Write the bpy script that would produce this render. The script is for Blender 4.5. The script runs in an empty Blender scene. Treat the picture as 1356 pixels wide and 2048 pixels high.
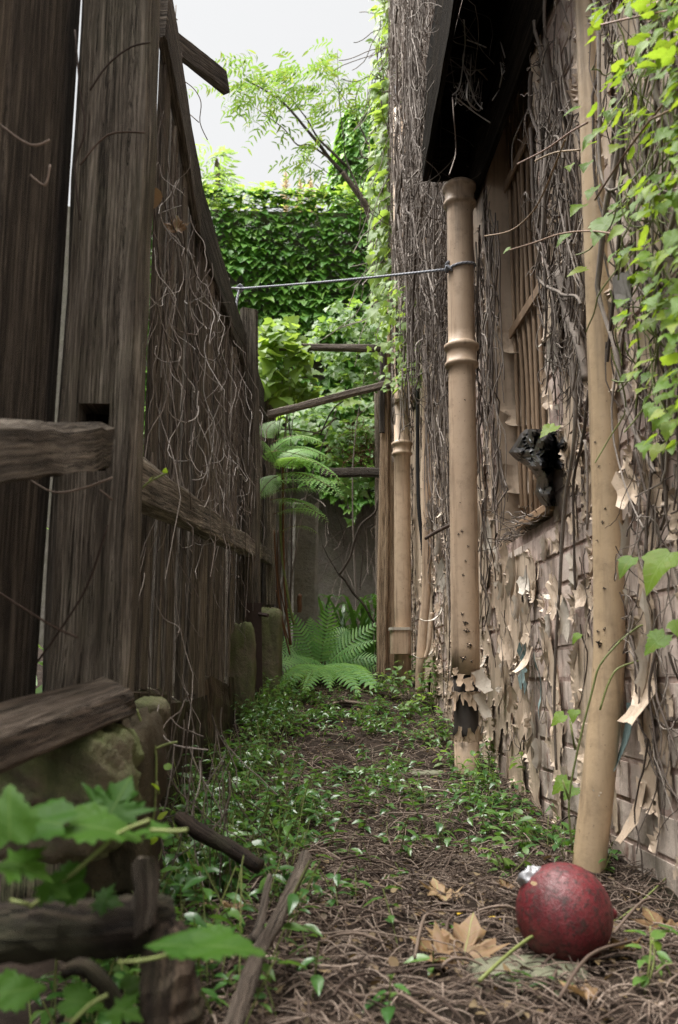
import bpy, bmesh, math, random
import numpy as np
from mathutils import Vector, Matrix
random.seed(7); rng = np.random.default_rng(11)
R = math.radians
scene = bpy.context.scene
COL = scene.collection

# ------------------------------------------------------------------ camera, sky, sun, exposure
F, CX, CY = 1800.0, 678.0, 1024.0          # focal length and centre in pixels of the 1356x2048 photograph
PITCH, YAW = math.atan(332/1800), math.atan(88/1800*0.983)
EYE = Vector((0, 0, 0.45))
cam_d = bpy.data.cameras.new('camera'); cam = bpy.data.objects.new('camera', cam_d); COL.objects.link(cam)
cam_d.sensor_fit = 'VERTICAL'; cam_d.sensor_height = 36; cam_d.lens = F/2048*36
cam.location = EYE; cam.rotation_euler = (R(90)+PITCH, 0, -YAW)
cam_d.clip_start = 0.02; cam_d.clip_end = 3000
cam_d.dof.use_dof = True; cam_d.dof.focus_distance = 3.0; cam_d.dof.aperture_fstop = 5.6
scene.camera = cam

world = bpy.data.worlds.new('World'); scene.world = world; world.use_nodes = True
SUN_EL, SUN_AZ = R(66), R(-84)             # azimuth measured from +Y, negative = left of the alley axis
wn = world.node_tree; wn.nodes.clear()
sky = wn.nodes.new('ShaderNodeTexSky'); sky.sky_type = 'NISHITA'; sky.sun_disc = False
sky.sun_elevation = SUN_EL; sky.sun_rotation = SUN_AZ; sky.air_density = 1.0; sky.dust_density = 6.0; sky.ozone_density = 1.0
hs = wn.nodes.new('ShaderNodeHueSaturation'); hs.inputs['Saturation'].default_value = 0.10; hs.inputs['Value'].default_value = 0.215
mixg = wn.nodes.new('ShaderNodeMixRGB'); mixg.inputs[0].default_value = 0.80; mixg.inputs[2].default_value = (1.46, 1.47, 1.485, 1)
bg = wn.nodes.new('ShaderNodeBackground'); bg.inputs['Strength'].default_value = 0.05
wo = wn.nodes.new('ShaderNodeOutputWorld')
wn.links.new(sky.outputs[0], hs.inputs['Color']); wn.links.new(hs.outputs[0], mixg.inputs[1])
wn.links.new(mixg.outputs[0], bg.inputs[0]); wn.links.new(bg.outputs[0], wo.inputs[0])

sun_d = bpy.data.lights.new('sun', 'SUN'); sun_d.energy = 1.5; sun_d.angle = R(65); sun_d.color = (1.0, 0.97, 0.92)
sun = bpy.data.objects.new('sun', sun_d); COL.objects.link(sun)
to_sun = Vector((math.sin(SUN_AZ)*math.cos(SUN_EL), math.cos(SUN_AZ)*math.cos(SUN_EL), math.sin(SUN_EL)))
sun.rotation_euler = to_sun.to_track_quat('Z', 'Y').to_euler(); sun.location = to_sun*40

vs = scene.view_settings
vs.view_transform = 'Standard'; vs.look = 'None'; vs.gamma = 1.0; vs.use_curve_mapping = False; vs.exposure = 3.75
scene.render.engine = 'CYCLES'
scene.cycles.use_denoising = True; scene.cycles.denoising_prefilter = 'NONE'; scene.cycles.adaptive_threshold = 0.004; scene.cycles.max_bounces = 8; scene.cycles.diffuse_bounces = 4; scene.cycles.transmission_bounces = 4; scene.cycles.transparent_max_bounces = 6

# ------------------------------------------------------------------ pixel -> place
FWD = Vector((math.sin(YAW)*math.cos(PITCH), math.cos(YAW)*math.cos(PITCH), math.sin(PITCH)))
RGT = Vector((math.cos(YAW), -math.sin(YAW), 0)); UPV = RGT.cross(FWD)
def ray(px, py): return FWD + RGT*((px-CX)/F) + UPV*((CY-py)/F)
def atY(px, py, Y): d = ray(px, py); return EYE + d*(Y/d.y)
def atX(px, py, X): d = ray(px, py); return EYE + d*(X/d.x)
FA, FB = -0.40, 0.032                       # the fence line: x = FA + FB*(y-1.5)
def FX(y, off=0.0): return FA + FB*(y-1.5) + off
def atF(px, py, off=0.0):
    d = ray(px, py); t = (FA+off-FB*1.5)/(d.x-FB*d.y); return EYE + d*t
GY = [-30, 0, 1.2, 2.0, 3.3, 4.0, 4.7, 5.4, 7.0, 9.0, 80]
GZ = [0.0, 0.0, 0.015, 0.04, 0.105, 0.20, 0.315, 0.42, 0.55, 0.62, 0.62]
def vnoise(x, y, seed=0):
    x = np.asarray(x, float); y = np.asarray(y, float)
    xi = np.floor(x).astype(np.int64); yi = np.floor(y).astype(np.int64); xf = x-xi; yf = y-yi
    def h(a, b):
        n = (a*374761393 + b*668265263 + seed*1274126177) & 0xffffffff
        n = ((n ^ (n >> 13))*1274126177) & 0xffffffff
        return ((n ^ (n >> 16)) & 0xffff)/65535.0
    u = xf*xf*(3-2*xf); v = yf*yf*(3-2*yf)
    return (h(xi,yi)*(1-u)+h(xi+1,yi)*u)*(1-v) + (h(xi,yi+1)*(1-u)+h(xi+1,yi+1)*u)*v
def fbm(x, y, seed=0, octv=4):
    x = np.asarray(x, float); y = np.asarray(y, float)
    s = 0; a = 0.5; t = 0
    for i in range(octv): s = s+a*vnoise(x*2**i, y*2**i, seed+i*17); t += a; a *= 0.5
    return s/t
def gz(x, y):
    x = np.asarray(x, float); y = np.asarray(y, float)
    z = np.interp(y, GY, GZ)
    z = z + (fbm(x*3.1, y*3.1, 5)-0.5)*0.07 + (fbm(x*11, y*11, 9)-0.5)*0.03
    z = z + np.clip((-x-0.45)/0.5, 0, 1)*0.12
    return z
def atG(px, py, lift=0.0):
    d = ray(px, py); t = 0.3
    for i in range(3000):
        p = EYE + d*t
        if p.z <= float(gz(p.x, p.y))+lift: return p
        t += 0.004
    return EYE + d*t

# ------------------------------------------------------------------ mesh helpers
def tag(o, label=None, cat=None, group=None, kind=None):
    if label: o['label'] = label
    if cat: o['category'] = cat
    if group: o['group'] = group
    if kind: o['kind'] = kind
    return o
def thing(name, loc, label, cat, group=None):
    o = bpy.data.objects.new(name, None); COL.objects.link(o); o.location = loc; o.empty_display_size = 0.05
    return tag(o, label, cat, group)
PL = {}
def link(name, me, parent=None):
    """verts of me are in world space; they are moved into the parent's space"""
    o = bpy.data.objects.new(name, me); COL.objects.link(o)
    if parent is not None:
        o.parent = parent; w = Vector((0,0,0)); p = parent
        while p is not None: w += p.location; p = p.parent
        me.transform(Matrix.Translation(-w))
    return o
def rebase(o, loc):
    """moves the origin of a top-level mesh object to loc"""
    o.data.transform(Matrix.Translation(-Vector(loc))); o.location = loc; return o
def fast_mesh(name, V, Fc, mat, smooth=False, uv=None):
    V = np.asarray(V, np.float32).reshape(-1, 3); Fc = np.asarray(Fc, np.int32); n, k = Fc.shape
    me = bpy.data.meshes.new(name); me.vertices.add(len(V)); me.vertices.foreach_set('co', V.ravel())
    me.loops.add(n*k); me.loops.foreach_set('vertex_index', Fc.ravel())
    me.polygons.add(n); me.polygons.foreach_set('loop_start', np.arange(0, n*k, k, dtype=np.int32))
    me.polygons.foreach_set('use_smooth', np.full(n, bool(smooth)))
    me.materials.append(mat); me.update(calc_edges=True)
    if uv is not None:
        l = me.uv_layers.new(name='uv'); l.data.foreach_set('uv', np.asarray(uv, np.float32)[Fc.ravel()].ravel())
    return me

class MB:
    def __init__(s): s.v = []; s.f = []; s.uv = []; s.mi = []
    def tube(s, pts, rad, n=8, cap=True, mi=0, wob=0.0):
        pts = [Vector(p) for p in pts]; K = len(pts)
        if not hasattr(rad, '__len__'): rad = [rad]*K
        if 3 <= K <= 9:
            q, rr = [], []; m = 4
            for i in range(K-1):
                a, b_, c_, d_ = pts[max(i-1,0)], pts[i], pts[i+1], pts[min(i+2,K-1)]
                for k in range(m):
                    t = k/m; q.append(((b_*2)+(c_-a)*t+(a*2-b_*5+c_*4-d_)*t*t+(b_*3-a-c_*3+d_)*t**3)*.5); rr.append(rad[i]+(rad[i+1]-rad[i])*t)
            pts = q+[pts[-1]]; rad = rr+[rad[-1]]; K = len(pts)
        b = len(s.v); L = 0; u0 = random.random()*9; v0 = random.random()*9
        t0 = (pts[1]-pts[0]).normalized(); ref = Vector((0,0,1)) if abs(t0.z) < 0.9 else Vector((1,0,0))
        a = t0.cross(ref).normalized(); Ls = []
        for i, p in enumerate(pts):
            t = (pts[min(i+1,K-1)]-pts[max(i-1,0)]).normalized()
            a = (a - t*a.dot(t)).normalized(); c = t.cross(a)
            if i: L += (p-pts[i-1]).length
            Ls.append(L)
            for j in range(n):
                th = 2*math.pi*j/n; r = rad[i]*(1+random.uniform(-wob, wob))
                s.v.append(p + a*(math.cos(th)*r) + c*(math.sin(th)*r))
        for i in range(K-1):
            for j in range(n):
                j2 = (j+1) % n
                s.f.append((b+i*n+j, b+i*n+j2, b+(i+1)*n+j2, b+(i+1)*n+j))
                w = 2*math.pi*max(rad[i], 1e-4)
                s.uv.append([(u0+w*j/n, v0+Ls[i]), (u0+w*(j+1)/n, v0+Ls[i]), (u0+w*(j+1)/n, v0+Ls[i+1]), (u0+w*j/n, v0+Ls[i+1])]); s.mi.append(mi)
        if cap:
            for k, rev in ((0, True), (K-1, False)):
                idx = [b+k*n+j for j in range(n)]
                if rev: idx.reverse()
                s.f.append(tuple(idx)); s.uv.append([(u0+math.cos(6.28*j/n)*rad[k], v0+math.sin(6.28*j/n)*rad[k]*0.08) for j in range(n)]); s.mi.append(mi)
        return s
    def loft(s, rings, mi=0, cap=True, closed=True, us=None):
        """rings: list of lists of points, same count; uv metric"""
        n = len(rings[0]); b = len(s.v); u0 = random.random()*9; v0 = random.random()*9; L = 0; Ls = [0]
        per = [0]
        for j in range(n): per.append(per[-1]+(Vector(rings[0][(j+1)%n])-Vector(rings[0][j])).length)
        for i, r in enumerate(rings):
            if i: L += (Vector(r[0])-Vector(rings[i-1][0])).length; Ls.append(L)
            s.v.extend(Vector(p) for p in r)
        m = n if closed else n-1
        for i in range(len(rings)-1):
            for j in range(m):
                j2 = (j+1) % n
                s.f.append((b+i*n+j, b+i*n+j2, b+(i+1)*n+j2, b+(i+1)*n+j))
                s.uv.append([(u0+per[j], v0+Ls[i]), (u0+per[j+1], v0+Ls[i]), (u0+per[j+1], v0+Ls[i+1]), (u0+per[j], v0+Ls[i+1])]); s.mi.append(mi)
        if cap and closed:
            for k, rev in ((0, True), (len(rings)-1, False)):
                idx = list(range(n))
                if rev: idx.reverse()
                c = Vector(rings[k][0]); e1 = (Vector(rings[k][1])-c); e1 = e1.normalized() if e1.length else Vector((1,0,0))
                s.f.append(tuple(b+k*n+j for j in idx))
                s.uv.append([(u0+(Vector(rings[k][j])-c).dot(e1), v0+0.08*(Vector(rings[k][j])-c).length) for j in idx]); s.mi.append(mi)
        return s
    def board(s, p0, p1, wv, tv, segs=6, rough=0.003, mi=0, endj=0.0):
        """a sawn or split board from p0 to p1; wv, tv: half width and half thickness vectors"""
        p0 = Vector(p0); p1 = Vector(p1); wv = Vector(wv); tv = Vector(tv); ax = (p1-p0).normalized()
        wu = wv.normalized(); tu = tv.normalized(); ch = min(wv.length, tv.length)*0.28
        base = [wv-wu*ch+tv, -wv+wu*ch+tv, -wv+tv-tu*ch, -wv-tv+tu*ch, -wv+wu*ch-tv, wv-wu*ch-tv, wv-tv+tu*ch, wv+tv-tu*ch]
        rings = []; dr = [Vector((0,0,0)) for _ in base]
        for i in range(segs+1):
            t = i/segs; p = p0.lerp(p1, t); ring = []
            for j, q in enumerate(base):
                dr[j] = dr[j]*0.6 + (wu*random.uniform(-1,1)+tu*random.uniform(-.6,.6))*rough
                e = ax*random.uniform(-endj, endj) if i in (0, segs) else Vector((0,0,0))
                ring.append(p+q+dr[j]+e)
            rings.append(ring)
        return s.loft(rings, mi)
    def leaf(s, tmpl, M, mi=0):
        b = len(s.v); s.v.extend(M @ Vector(p) for p in tmpl[0])
        for f in tmpl[1]:
            s.f.append(tuple(b+i for i in f)); s.uv.append([(tmpl[0][i][0], tmpl[0][i][1]) for i in f]); s.mi.append(mi)
        return s
    def quad(s, a, b, c, d, mi=0):
        k = len(s.v); s.v.extend([Vector(a), Vector(b), Vector(c), Vector(d)]); s.f.append((k,k+1,k+2,k+3))
        w = (Vector(b)-Vector(a)).length; h = (Vector(d)-Vector(a)).length
        s.uv.append([(0,0),(w,0),(w,h),(0,h)]); s.mi.append(mi); return s
    def mesh(s, name, mats, smooth=False):
        me = bpy.data.meshes.new(name); me.from_pydata([tuple(v) for v in s.v], [], s.f)
        for m in (mats if isinstance(mats, (list, tuple)) else [mats]): me.materials.append(m)
        l = me.uv_layers.new(name='uv'); l.data.foreach_set('uv', np.array([c for u in s.uv for p in u for c in p], np.float32))
        me.polygons.foreach_set('material_index', np.array(s.mi, np.int32))
        if smooth: me.polygons.foreach_set('use_smooth', np.ones(len(s.f), bool))
        me.update(); return me
    def build(s, name, mats, parent=None, smooth=False): return link(name, s.mesh(name, mats, smooth), parent)

def tubes_np(P, Rd, S=4):
    """P (N,K,3) polylines, Rd (N,K) radii -> verts, quads"""
    N, K, _ = P.shape
    T = np.empty_like(P); T[:,1:-1] = P[:,2:]-P[:,:-2]; T[:,0] = P[:,1]-P[:,0]; T[:,-1] = P[:,-1]-P[:,-2]
    T /= np.linalg.norm(T, axis=2, keepdims=True)+1e-9
    ref = np.array([0.31, 0.52, 0.79]); A = np.cross(T, ref); A /= np.linalg.norm(A, axis=2, keepdims=True)+1e-9; C = np.cross(T, A)
    th = np.arange(S)*2*np.pi/S
    V = P[:,:,None,:] + Rd[:,:,None,None]*(np.cos(th)[None,None,:,None]*A[:,:,None,:] + np.sin(th)[None,None,:,None]*C[:,:,None,:])
    i = np.arange(N)[:,None,None]*K*S; k = np.arange(K-1)[None,:,None]*S; j = np.arange(S)[None,None,:]; j2 = (j+1) % S
    Q = np.stack([i+k+j, i+k+j2, i+k+S+j2, i+k+S+j], -1).reshape(-1, 4)
    return V.reshape(-1, 3), Q
def walk(start, d0, length, K, wander, drift=(0,0,0)):
    """wandering polylines: start (N,3), d0 (N,3), length (N,)"""
    N = len(start); P = np.empty((N, K, 3)); P[:,0] = start; d = d0/np.linalg.norm(d0, axis=1, keepdims=True)
    turn = np.zeros((N,3))
    for k in range(1, K):
        turn = turn*0.5 + rng.normal(0, wander, (N,3))
        d = d + turn + np.array(drift); d /= np.linalg.norm(d, axis=1, keepdims=True)
        P[:,k] = P[:,k-1] + d*(length/(K-1))[:,None]
    return P
def frames(nrm, tip):
    """(N,3) normals and tip directions -> (N,3,3) with columns side, tip, normal"""
    z = nrm/np.linalg.norm(nrm, axis=1, keepdims=True); y = tip-(tip*z).sum(1, keepdims=True)*z
    y /= np.linalg.norm(y, axis=1, keepdims=True)+1e-9; x = np.cross(y, z)
    return np.stack([x, y, z], 2)
def scatter_np(tmpl, Pos, Fr, Size):
    T = np.array(tmpl[0]); Fc = np.array(tmpl[1]); N = len(Pos); k = len(T)
    V = np.einsum('nij,kj->nki', Fr*np.asarray(Size)[:,None,None], T) + np.asarray(Pos)[:,None,:]
    Q = (Fc[None] + (np.arange(N)*k)[:,None,None]).reshape(-1, Fc.shape[1])
    return V.reshape(-1, 3), Q, np.tile(T[:, :2], (N, 1))
def scatter(name, tmpls, Pos, Fr, Size, mat, parent=None, n_single=0, single_name='leaf', order=None, kind='stuff'):
    """leaves: the n_single first in `order` become objects of their own, the rest one mesh"""
    N = len(Pos); idx = np.arange(N) if order is None else np.argsort(order)
    one, rest = idx[:n_single], idx[n_single:]
    off = Vector((0,0,0)); p = parent
    while p is not None: off += p.location; p = p.parent
    if len(one):
        mes = []
        for t in tmpls:
            T = np.array(t[0]); mes.append(fast_mesh(single_name, T, t[1], mat, True, T[:, :2]))
        for q, i in enumerate(one):
            o = bpy.data.objects.new(single_name, mes[q % len(mes)]); COL.objects.link(o); o.parent = parent
            M = Matrix([list(r) for r in (Fr[i]*Size[i])]).to_4x4(); M.translation = Vector(Pos[i])-off; o.matrix_basis = M
    if len(rest):
        Vs, Qs, Us, b = [], [], [], 0
        pick = rng.integers(0, len(tmpls), len(rest))
        for k, t in enumerate(tmpls):
            m = rest[pick == k]
            if not len(m): continue
            V, Q, U = scatter_np(t, Pos[m], Fr[m], Size[m]); Vs.append(V); Qs.append(Q+b); Us.append(U); b += len(V)
        o = link(name, fast_mesh(name, np.concatenate(Vs), np.concatenate(Qs), mat, True, np.concatenate(Us)), parent)
        if kind: o['kind'] = kind
        return o

# leaf templates: (verts, tris)
def leaf_tmpl(half, centre=0.4, fold=0.12, droop=0.25, rings=2, wav=0.0, closed=True):
    out = [(x, y) for x, y in half] + [(-x, y) for x, y in reversed(half[1:-1])]
    n = len(out); V = [(0, centre)]; Fc = []
    for r in range(1, rings+1):
        t = r/rings
        for (x, y) in out: V.append((x*t, centre+(y-centre)*t))
    for j in range(n):
        j2 = (j+1) % n; Fc.append((0, 1+j2, 1+j))
        for r in range(rings-1):
            a = 1+r*n; b = a+n; Fc.append((a+j, a+j2, b+j2)); Fc.append((a+j, b+j2, b+j))
    Z = [fold*abs(x) - droop*max(0, y-0.25)**2 + wav*math.sin(x*13+y*9)*(abs(x)+abs(y-centre)) for x, y in V]
    return ([(x, y, z) for (x, y), z in zip(V, Z)], Fc)
IVY = [(0,0),(.12,-.10),(.34,-.10),(.44,.05),(.40,.18),(.58,.46),(.36,.42),(.25,.52),(.20,.72),(0,1.0)]
IVY2 = [(0,0),(.10,-.06),(.30,-.02),(.40,.12),(.46,.34),(.33,.40),(.26,.60),(.14,.78),(0,1.0)]
VINE = [(0,0),(.14,-.10),(.30,-.14),(.36,-.03),(.47,.02),(.46,.14),(.58,.22),(.50,.30),(.52,.42),(.38,.44),(.36,.54),(.27,.60),(.25,.74),(.14,.80),(.10,.92),(0,1.0)]
MAPLE = [(0,0),(.10,.02),(.34,-.14),(.30,.06),(.62,.08),(.46,.22),(.80,.50),(.52,.46),(.50,.60),(.26,.46),(.30,.72),(.20,.74),(0,1.05)]
OVATE = [(0,0),(.10,.06),(.20,.22),(.23,.42),(.17,.66),(.08,.86),(0,1.0)]
ROUND = [(0,0),(.16,.0),(.34,.14),(.42,.38),(.36,.62),(.2,.84),(0,1.0)]
LANCE = [(0,0),(.08,.15),(.11,.4),(.08,.7),(0,1.0)]
T_IVY = [leaf_tmpl(IVY, .3, .10, .35, 1), leaf_tmpl(IVY2, .35, .14, .5, 1)]
T_VINE = [leaf_tmpl(VINE, .38, .10, .35, 2, .04), leaf_tmpl(IVY2, .38, .16, .5, 2, .05)]
T_MAPLE = [leaf_tmpl(MAPLE, .32, .10, .2, 3, .10), leaf_tmpl(MAPLE, .32, .25, -.25, 3, .16)]
T_OV = [leaf_tmpl(OVATE, .42, .22, .35, 1), leaf_tmpl(OVATE, .42, .10, .6, 1)]
T_ROUND = [leaf_tmpl(ROUND, .42, .14, .35, 1, .04), leaf_tmpl(ROUND, .42, .05, .6, 1, .05)]
T_LANCE = [leaf_tmpl(LANCE, .45, .2, .5, 1)]

# ------------------------------------------------------------------ materials
class NT:
    def __init__(s, name):
        s.m = bpy.data.materials.new(name); s.m.use_nodes = True; s.t = s.m.node_tree; s.t.nodes.clear()
        s.out = s.n('ShaderNodeOutputMaterial')
    def n(s, ty, **kw):
        nd = s.t.nodes.new(ty)
        for k, v in kw.items():
            if k.startswith('_'): setattr(nd, k[1:], v)
            else: s.set(nd.inputs[k.replace('__', ' ')], v)
        return nd
    def set(s, inp, v):
        if isinstance(v, bpy.types.NodeSocket): s.t.links.new(v, inp)
        elif isinstance(v, bpy.types.Node): s.t.links.new(v.outputs[0], inp)
        else:
            if isinstance(v, tuple) and len(v) == 3 and inp.type == 'RGBA': v = v+(1,)
            inp.default_value = v
    def pos(s): return s.n('ShaderNodeNewGeometry').outputs['Position']
    def uv(s): return s.n('ShaderNodeUVMap').outputs[0]
    def map(s, vec, scale=(1,1,1), loc=(0,0,0)): return s.n('ShaderNodeMapping', Vector=vec, Scale=scale, Location=loc).outputs[0]
    def noise(s, vec, scale=5, detail=4, rough=.55, dist=0.0): return s.n('ShaderNodeTexNoise', Vector=vec, Scale=scale, Detail=detail, Roughness=rough, Distortion=dist).outputs[0]
    def ramp(s, fac, stops, interp='LINEAR'):
        nd = s.n('ShaderNodeValToRGB', Fac=fac); cr = nd.color_ramp; cr.interpolation = interp
        while len(cr.elements) < len(stops): cr.elements.new(0.5)
        for e, (p, c) in zip(cr.elements, stops):
            e.position = p; e.color = (c if isinstance(c, tuple) else (c, c, c))+(1,)
        return nd.outputs[0]
    def mix(s, fac, a, b, mode='MIX'):
        nd = s.n('ShaderNodeMixRGB', _blend_type=mode); s.set(nd.inputs[0], fac); s.set(nd.inputs[1], a); s.set(nd.inputs[2], b); return nd.outputs[0]
    def math(s, op, a, b=0.0, clamp=False):
        nd = s.n('ShaderNodeMath', _operation=op, _use_clamp=clamp); s.set(nd.inputs[0], a); s.set(nd.inputs[1], b); return nd.outputs[0]
    def bump(s, h, strength=.4, dist=.01, normal=None):
        nd = s.n('ShaderNodeBump', Strength=strength, Distance=dist, Height=h)
        if normal: s.set(nd.inputs['Normal'], normal)
        return nd.outputs[0]
    def rnd(s):
        a = s.n('ShaderNodeNewGeometry').outputs['Random Per Island']; b = s.n('ShaderNodeObjectInfo').outputs['Random']
        return s.math('FRACT', s.math('ADD', a, b))
    def bsdf(s, color, rough=.8, spec=.3, metal=0.0, normal=None, **kw):
        nd = s.n('ShaderNodeBsdfPrincipled', Base__Color=color, Roughness=rough, Metallic=metal, **kw); nd.inputs['Specular IOR Level'].default_value = spec
        if normal: s.set(nd.inputs['Normal'], normal)
        return nd.outputs[0]
    def done(s, sh): s.t.links.new(sh, s.out.inputs[0]); return s.m

def wood(name, dark, mid, light, moss=0.0, rough=.85, fine=90.0, wear=.5, spec=.2):
    m = NT(name); uv = m.uv(); p = m.pos()
    g = m.noise(m.map(uv, (fine, 2.0, 1)), 1.0, 8, .72, .5)
    g2 = m.noise(m.map(uv, (fine*5, 7, 1)), 1.0, 5, .7)
    ln = m.noise(m.map(uv, (fine*.9, .8, 1), (3.1, 7.7, 0)), 1.0, 6, .75, .8)
    big = m.noise(p, 4.0, 6, .65); blot = m.noise(m.map(uv, (14, 2.5, 1), (1.3, 2.2, 0)), 1.0, 6, .7)
    c = m.ramp(g, [(.32, dark), (.47, mid), (.60, light)])
    c = m.mix(m.ramp(g2, [(.42, .75), (.60, 0.0)]), c, tuple(x*.5 for x in dark))
    c = m.mix(m.math('MULTIPLY', m.ramp(big, [(.40, 0.0), (.66, 1.0)]), wear), c, dark)
    c = m.mix(m.ramp(blot, [(.56, 0.0), (.72, .55)]), c, light)
    cr = m.ramp(m.math('ABSOLUTE', m.math('SUBTRACT', ln, .5)), [(.0, .9), (.013, 0.0)])
    c = m.mix(cr, c, (.010,.008,.006))
    c = m.mix(1.0, c, m.ramp(m.rnd(), [(0, (.58,.57,.56)), (.5, (.95,.93,.90)), (1, (1.4,1.36,1.3))]), 'MULTIPLY')
    if moss:
        mf = m.ramp(m.noise(p, 9, 6, .65), [(.45, 0.0), (.62, 1.0)])
        c = m.mix(m.math('MULTIPLY', mf, moss), c, m.mix(m.noise(p, 60, 3), (.07,.085,.035), (.16,.17,.09)))
    h = m.math('SUBTRACT', m.math('ADD', g, m.math('MULTIPLY', g2, .5)), m.math('MULTIPLY', cr, 1.2))
    return m.done(m.bsdf(c, rough, spec, normal=m.bump(h, .9, .006)))

def leafmat(name, cols, trans, rough=.42, spec=.45, tfac=.35, vein=.0, brown=.0):
    m = NT(name); r = m.rnd(); p = m.pos()
    n = len(cols); c = m.ramp(r, [(i/(n-1), k) for i, k in enumerate(cols)])
    c = m.mix(m.math('MULTIPLY', m.noise(p, 55, 3), .35), c, (.02,.05,.012))
    nm = None
    if vein:
        u = m.n('ShaderNodeSeparateXYZ', Vector=m.uv()); ax = m.math('ABSOLUTE', u.outputs[0])
        sd = m.math('FRACT', m.math('ADD', m.math('MULTIPLY', u.outputs[1], 6.5), m.math('MULTIPLY', ax, -5.0)))
        sv = m.ramp(m.math('ABSOLUTE', m.math('SUBTRACT', sd, .5)), [(.0, 1.0), (.07, 0.0)])
        mv = m.ramp(ax, [(.006, 1.0), (.02, 0.0)])
        v = m.math('MAXIMUM', m.math('MULTIPLY', sv, .55), mv)
        c = m.mix(m.math('MULTIPLY', v, vein), c, (.30,.40,.14))
        nm = m.bump(m.math('MULTIPLY', v, -1.0), .4, .002)
    if brown:
        bf = m.ramp(m.noise(p, 38, 4), [(.58, 0.0), (.72, 1.0)])
        c = m.mix(m.math('MULTIPLY', bf, brown), c, (.22,.14,.05))
    b = m.bsdf(c, rough, spec, normal=nm)
    tc = m.mix(1.0, m.mix(.5, c, trans), (1.5,1.5,1.2), 'MULTIPLY')
    t = m.n('ShaderNodeBsdfTranslucent', Color=tc).outputs[0]
    mx = m.n('ShaderNodeMixShader', Fac=tfac); m.t.links.new(b, mx.inputs[1]); m.t.links.new(t, mx.inputs[2])
    return m.done(mx.outputs[0])

def twigmat(name, cols, rough=.8):
    m = NT(name); r = m.rnd(); p = m.pos(); n = len(cols)
    c = m.ramp(r, [(i/(n-1), k) for i, k in enumerate(cols)])
    c = m.mix(m.math('MULTIPLY', m.noise(p, 70, 4), .6), c, (.03,.022,.018))
    return m.done(m.bsdf(c, rough, .25, normal=m.bump(m.noise(p, 180, 3), .5, .003)))

M = {}
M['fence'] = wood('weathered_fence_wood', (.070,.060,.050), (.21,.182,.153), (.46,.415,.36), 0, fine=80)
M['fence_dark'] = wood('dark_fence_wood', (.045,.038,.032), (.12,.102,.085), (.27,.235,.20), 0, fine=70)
M['post'] = wood('weathered_post_wood', (.095,.080,.064), (.25,.215,.175), (.50,.445,.375), .12, fine=60)
M['beam'] = wood('fallen_beam_wood', (.065,.048,.036), (.17,.13,.10), (.36,.295,.24), .05, fine=45)
M['greybeam'] = wood('grey_beam_wood', (.09,.075,.065), (.20,.17,.15), (.36,.32,.29), 0, fine=80)
M['tanpost'] = wood('tan_painted_post_wood', (.24,.165,.11), (.46,.335,.23), (.60,.46,.335), 0, fine=50, wear=.2)
M['log'] = wood('rotten_log_wood', (.012,.008,.006), (.030,.021,.015), (.080,.058,.043), .15, fine=40)
M['branch'] = wood('grey_branch_bark', (.05,.038,.03), (.14,.11,.088), (.27,.23,.19), 0, fine=120)
M['plinth'] = wood('earthy_plinth_slab', (.030,.022,.016), (.075,.056,.040), (.16,.125,.09), .45, fine=28)
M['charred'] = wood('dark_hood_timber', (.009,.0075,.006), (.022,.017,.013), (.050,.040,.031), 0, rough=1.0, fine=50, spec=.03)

M['ivy'] = leafmat('ivy_leaf', [(.055,.165,.026), (.095,.24,.038), (.14,.31,.05), (.22,.38,.07)], (.22,.42,.04), .42, .4, .34)
M['vine'] = leafmat('vine_leaf', [(.075,.16,.016), (.11,.205,.020), (.155,.25,.026), (.21,.26,.03)], (.34,.46,.04), .48, .18, .42, .3, .25)
M['lime'] = leafmat('lime_vine_leaf', [(.10,.19,.028), (.14,.24,.036), (.19,.28,.05)], (.34,.46,.08), .5, .3, .42)
M['fore'] = leafmat('broad_creeper_leaf', [(.018,.058,.006), (.028,.078,.008), (.040,.095,.010)], (.13,.26,.015), .5, .12, .30, .15)
M['tradi'] = leafmat('ground_cover_leaf', [(.026,.085,.018), (.042,.12,.025), (.065,.155,.03), (.11,.20,.042)], (.15,.30,.03), .30, .55, .25)
M['weed'] = leafmat('weed_leaf', [(.06,.14,.03), (.10,.20,.04), (.15,.24,.05)], (.30,.45,.07), .45, .4, .38)
M['fern'] = leafmat('fern_frond', [(.085,.22,.06), (.12,.27,.072), (.17,.32,.085)], (.30,.52,.10), .48, .35, .35)
M['treefern'] = leafmat('tree_fern_frond', [(.15,.32,.08), (.22,.40,.11)], (.45,.66,.14), .48, .35, .4)
M['strap'] = leafmat('strap_leaf', [(.014,.045,.012), (.025,.075,.018), (.05,.11,.025)], (.10,.22,.02), .35, .5, .2)
M['treeleaf'] = leafmat('tree_leaflet', [(.05,.125,.03), (.08,.16,.035), (.11,.19,.04), (.26,.23,.05)], (.22,.34,.06), .5, .3, .35)
M['hazeleaf'] = leafmat('pale_tree_leaflet', [(.10,.18,.05), (.15,.24,.07)], (.28,.40,.10), .5, .3, .45)
M['dry'] = leafmat('dry_leaf', [(.15,.075,.04), (.25,.145,.08), (.34,.22,.13)], (.40,.24,.12), .55, .3, .15, .45, .7)
M['crumb'] = leafmat('leaf_litter', [(.05,.032,.022), (.10,.065,.045), (.17,.11,.065), (.25,.17,.09), (.14,.10,.075)], (.2,.12,.05), .65, .25, .12)
M['plume'] = leafmat('pampas_plume', [(.50,.38,.24), (.62,.50,.35)], (.6,.5,.35), .8, .1, .4)
M['stem'] = twigmat('dead_creeper_stem', [(.075,.058,.047), (.15,.12,.10), (.25,.21,.18), (.40,.35,.31)])
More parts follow.
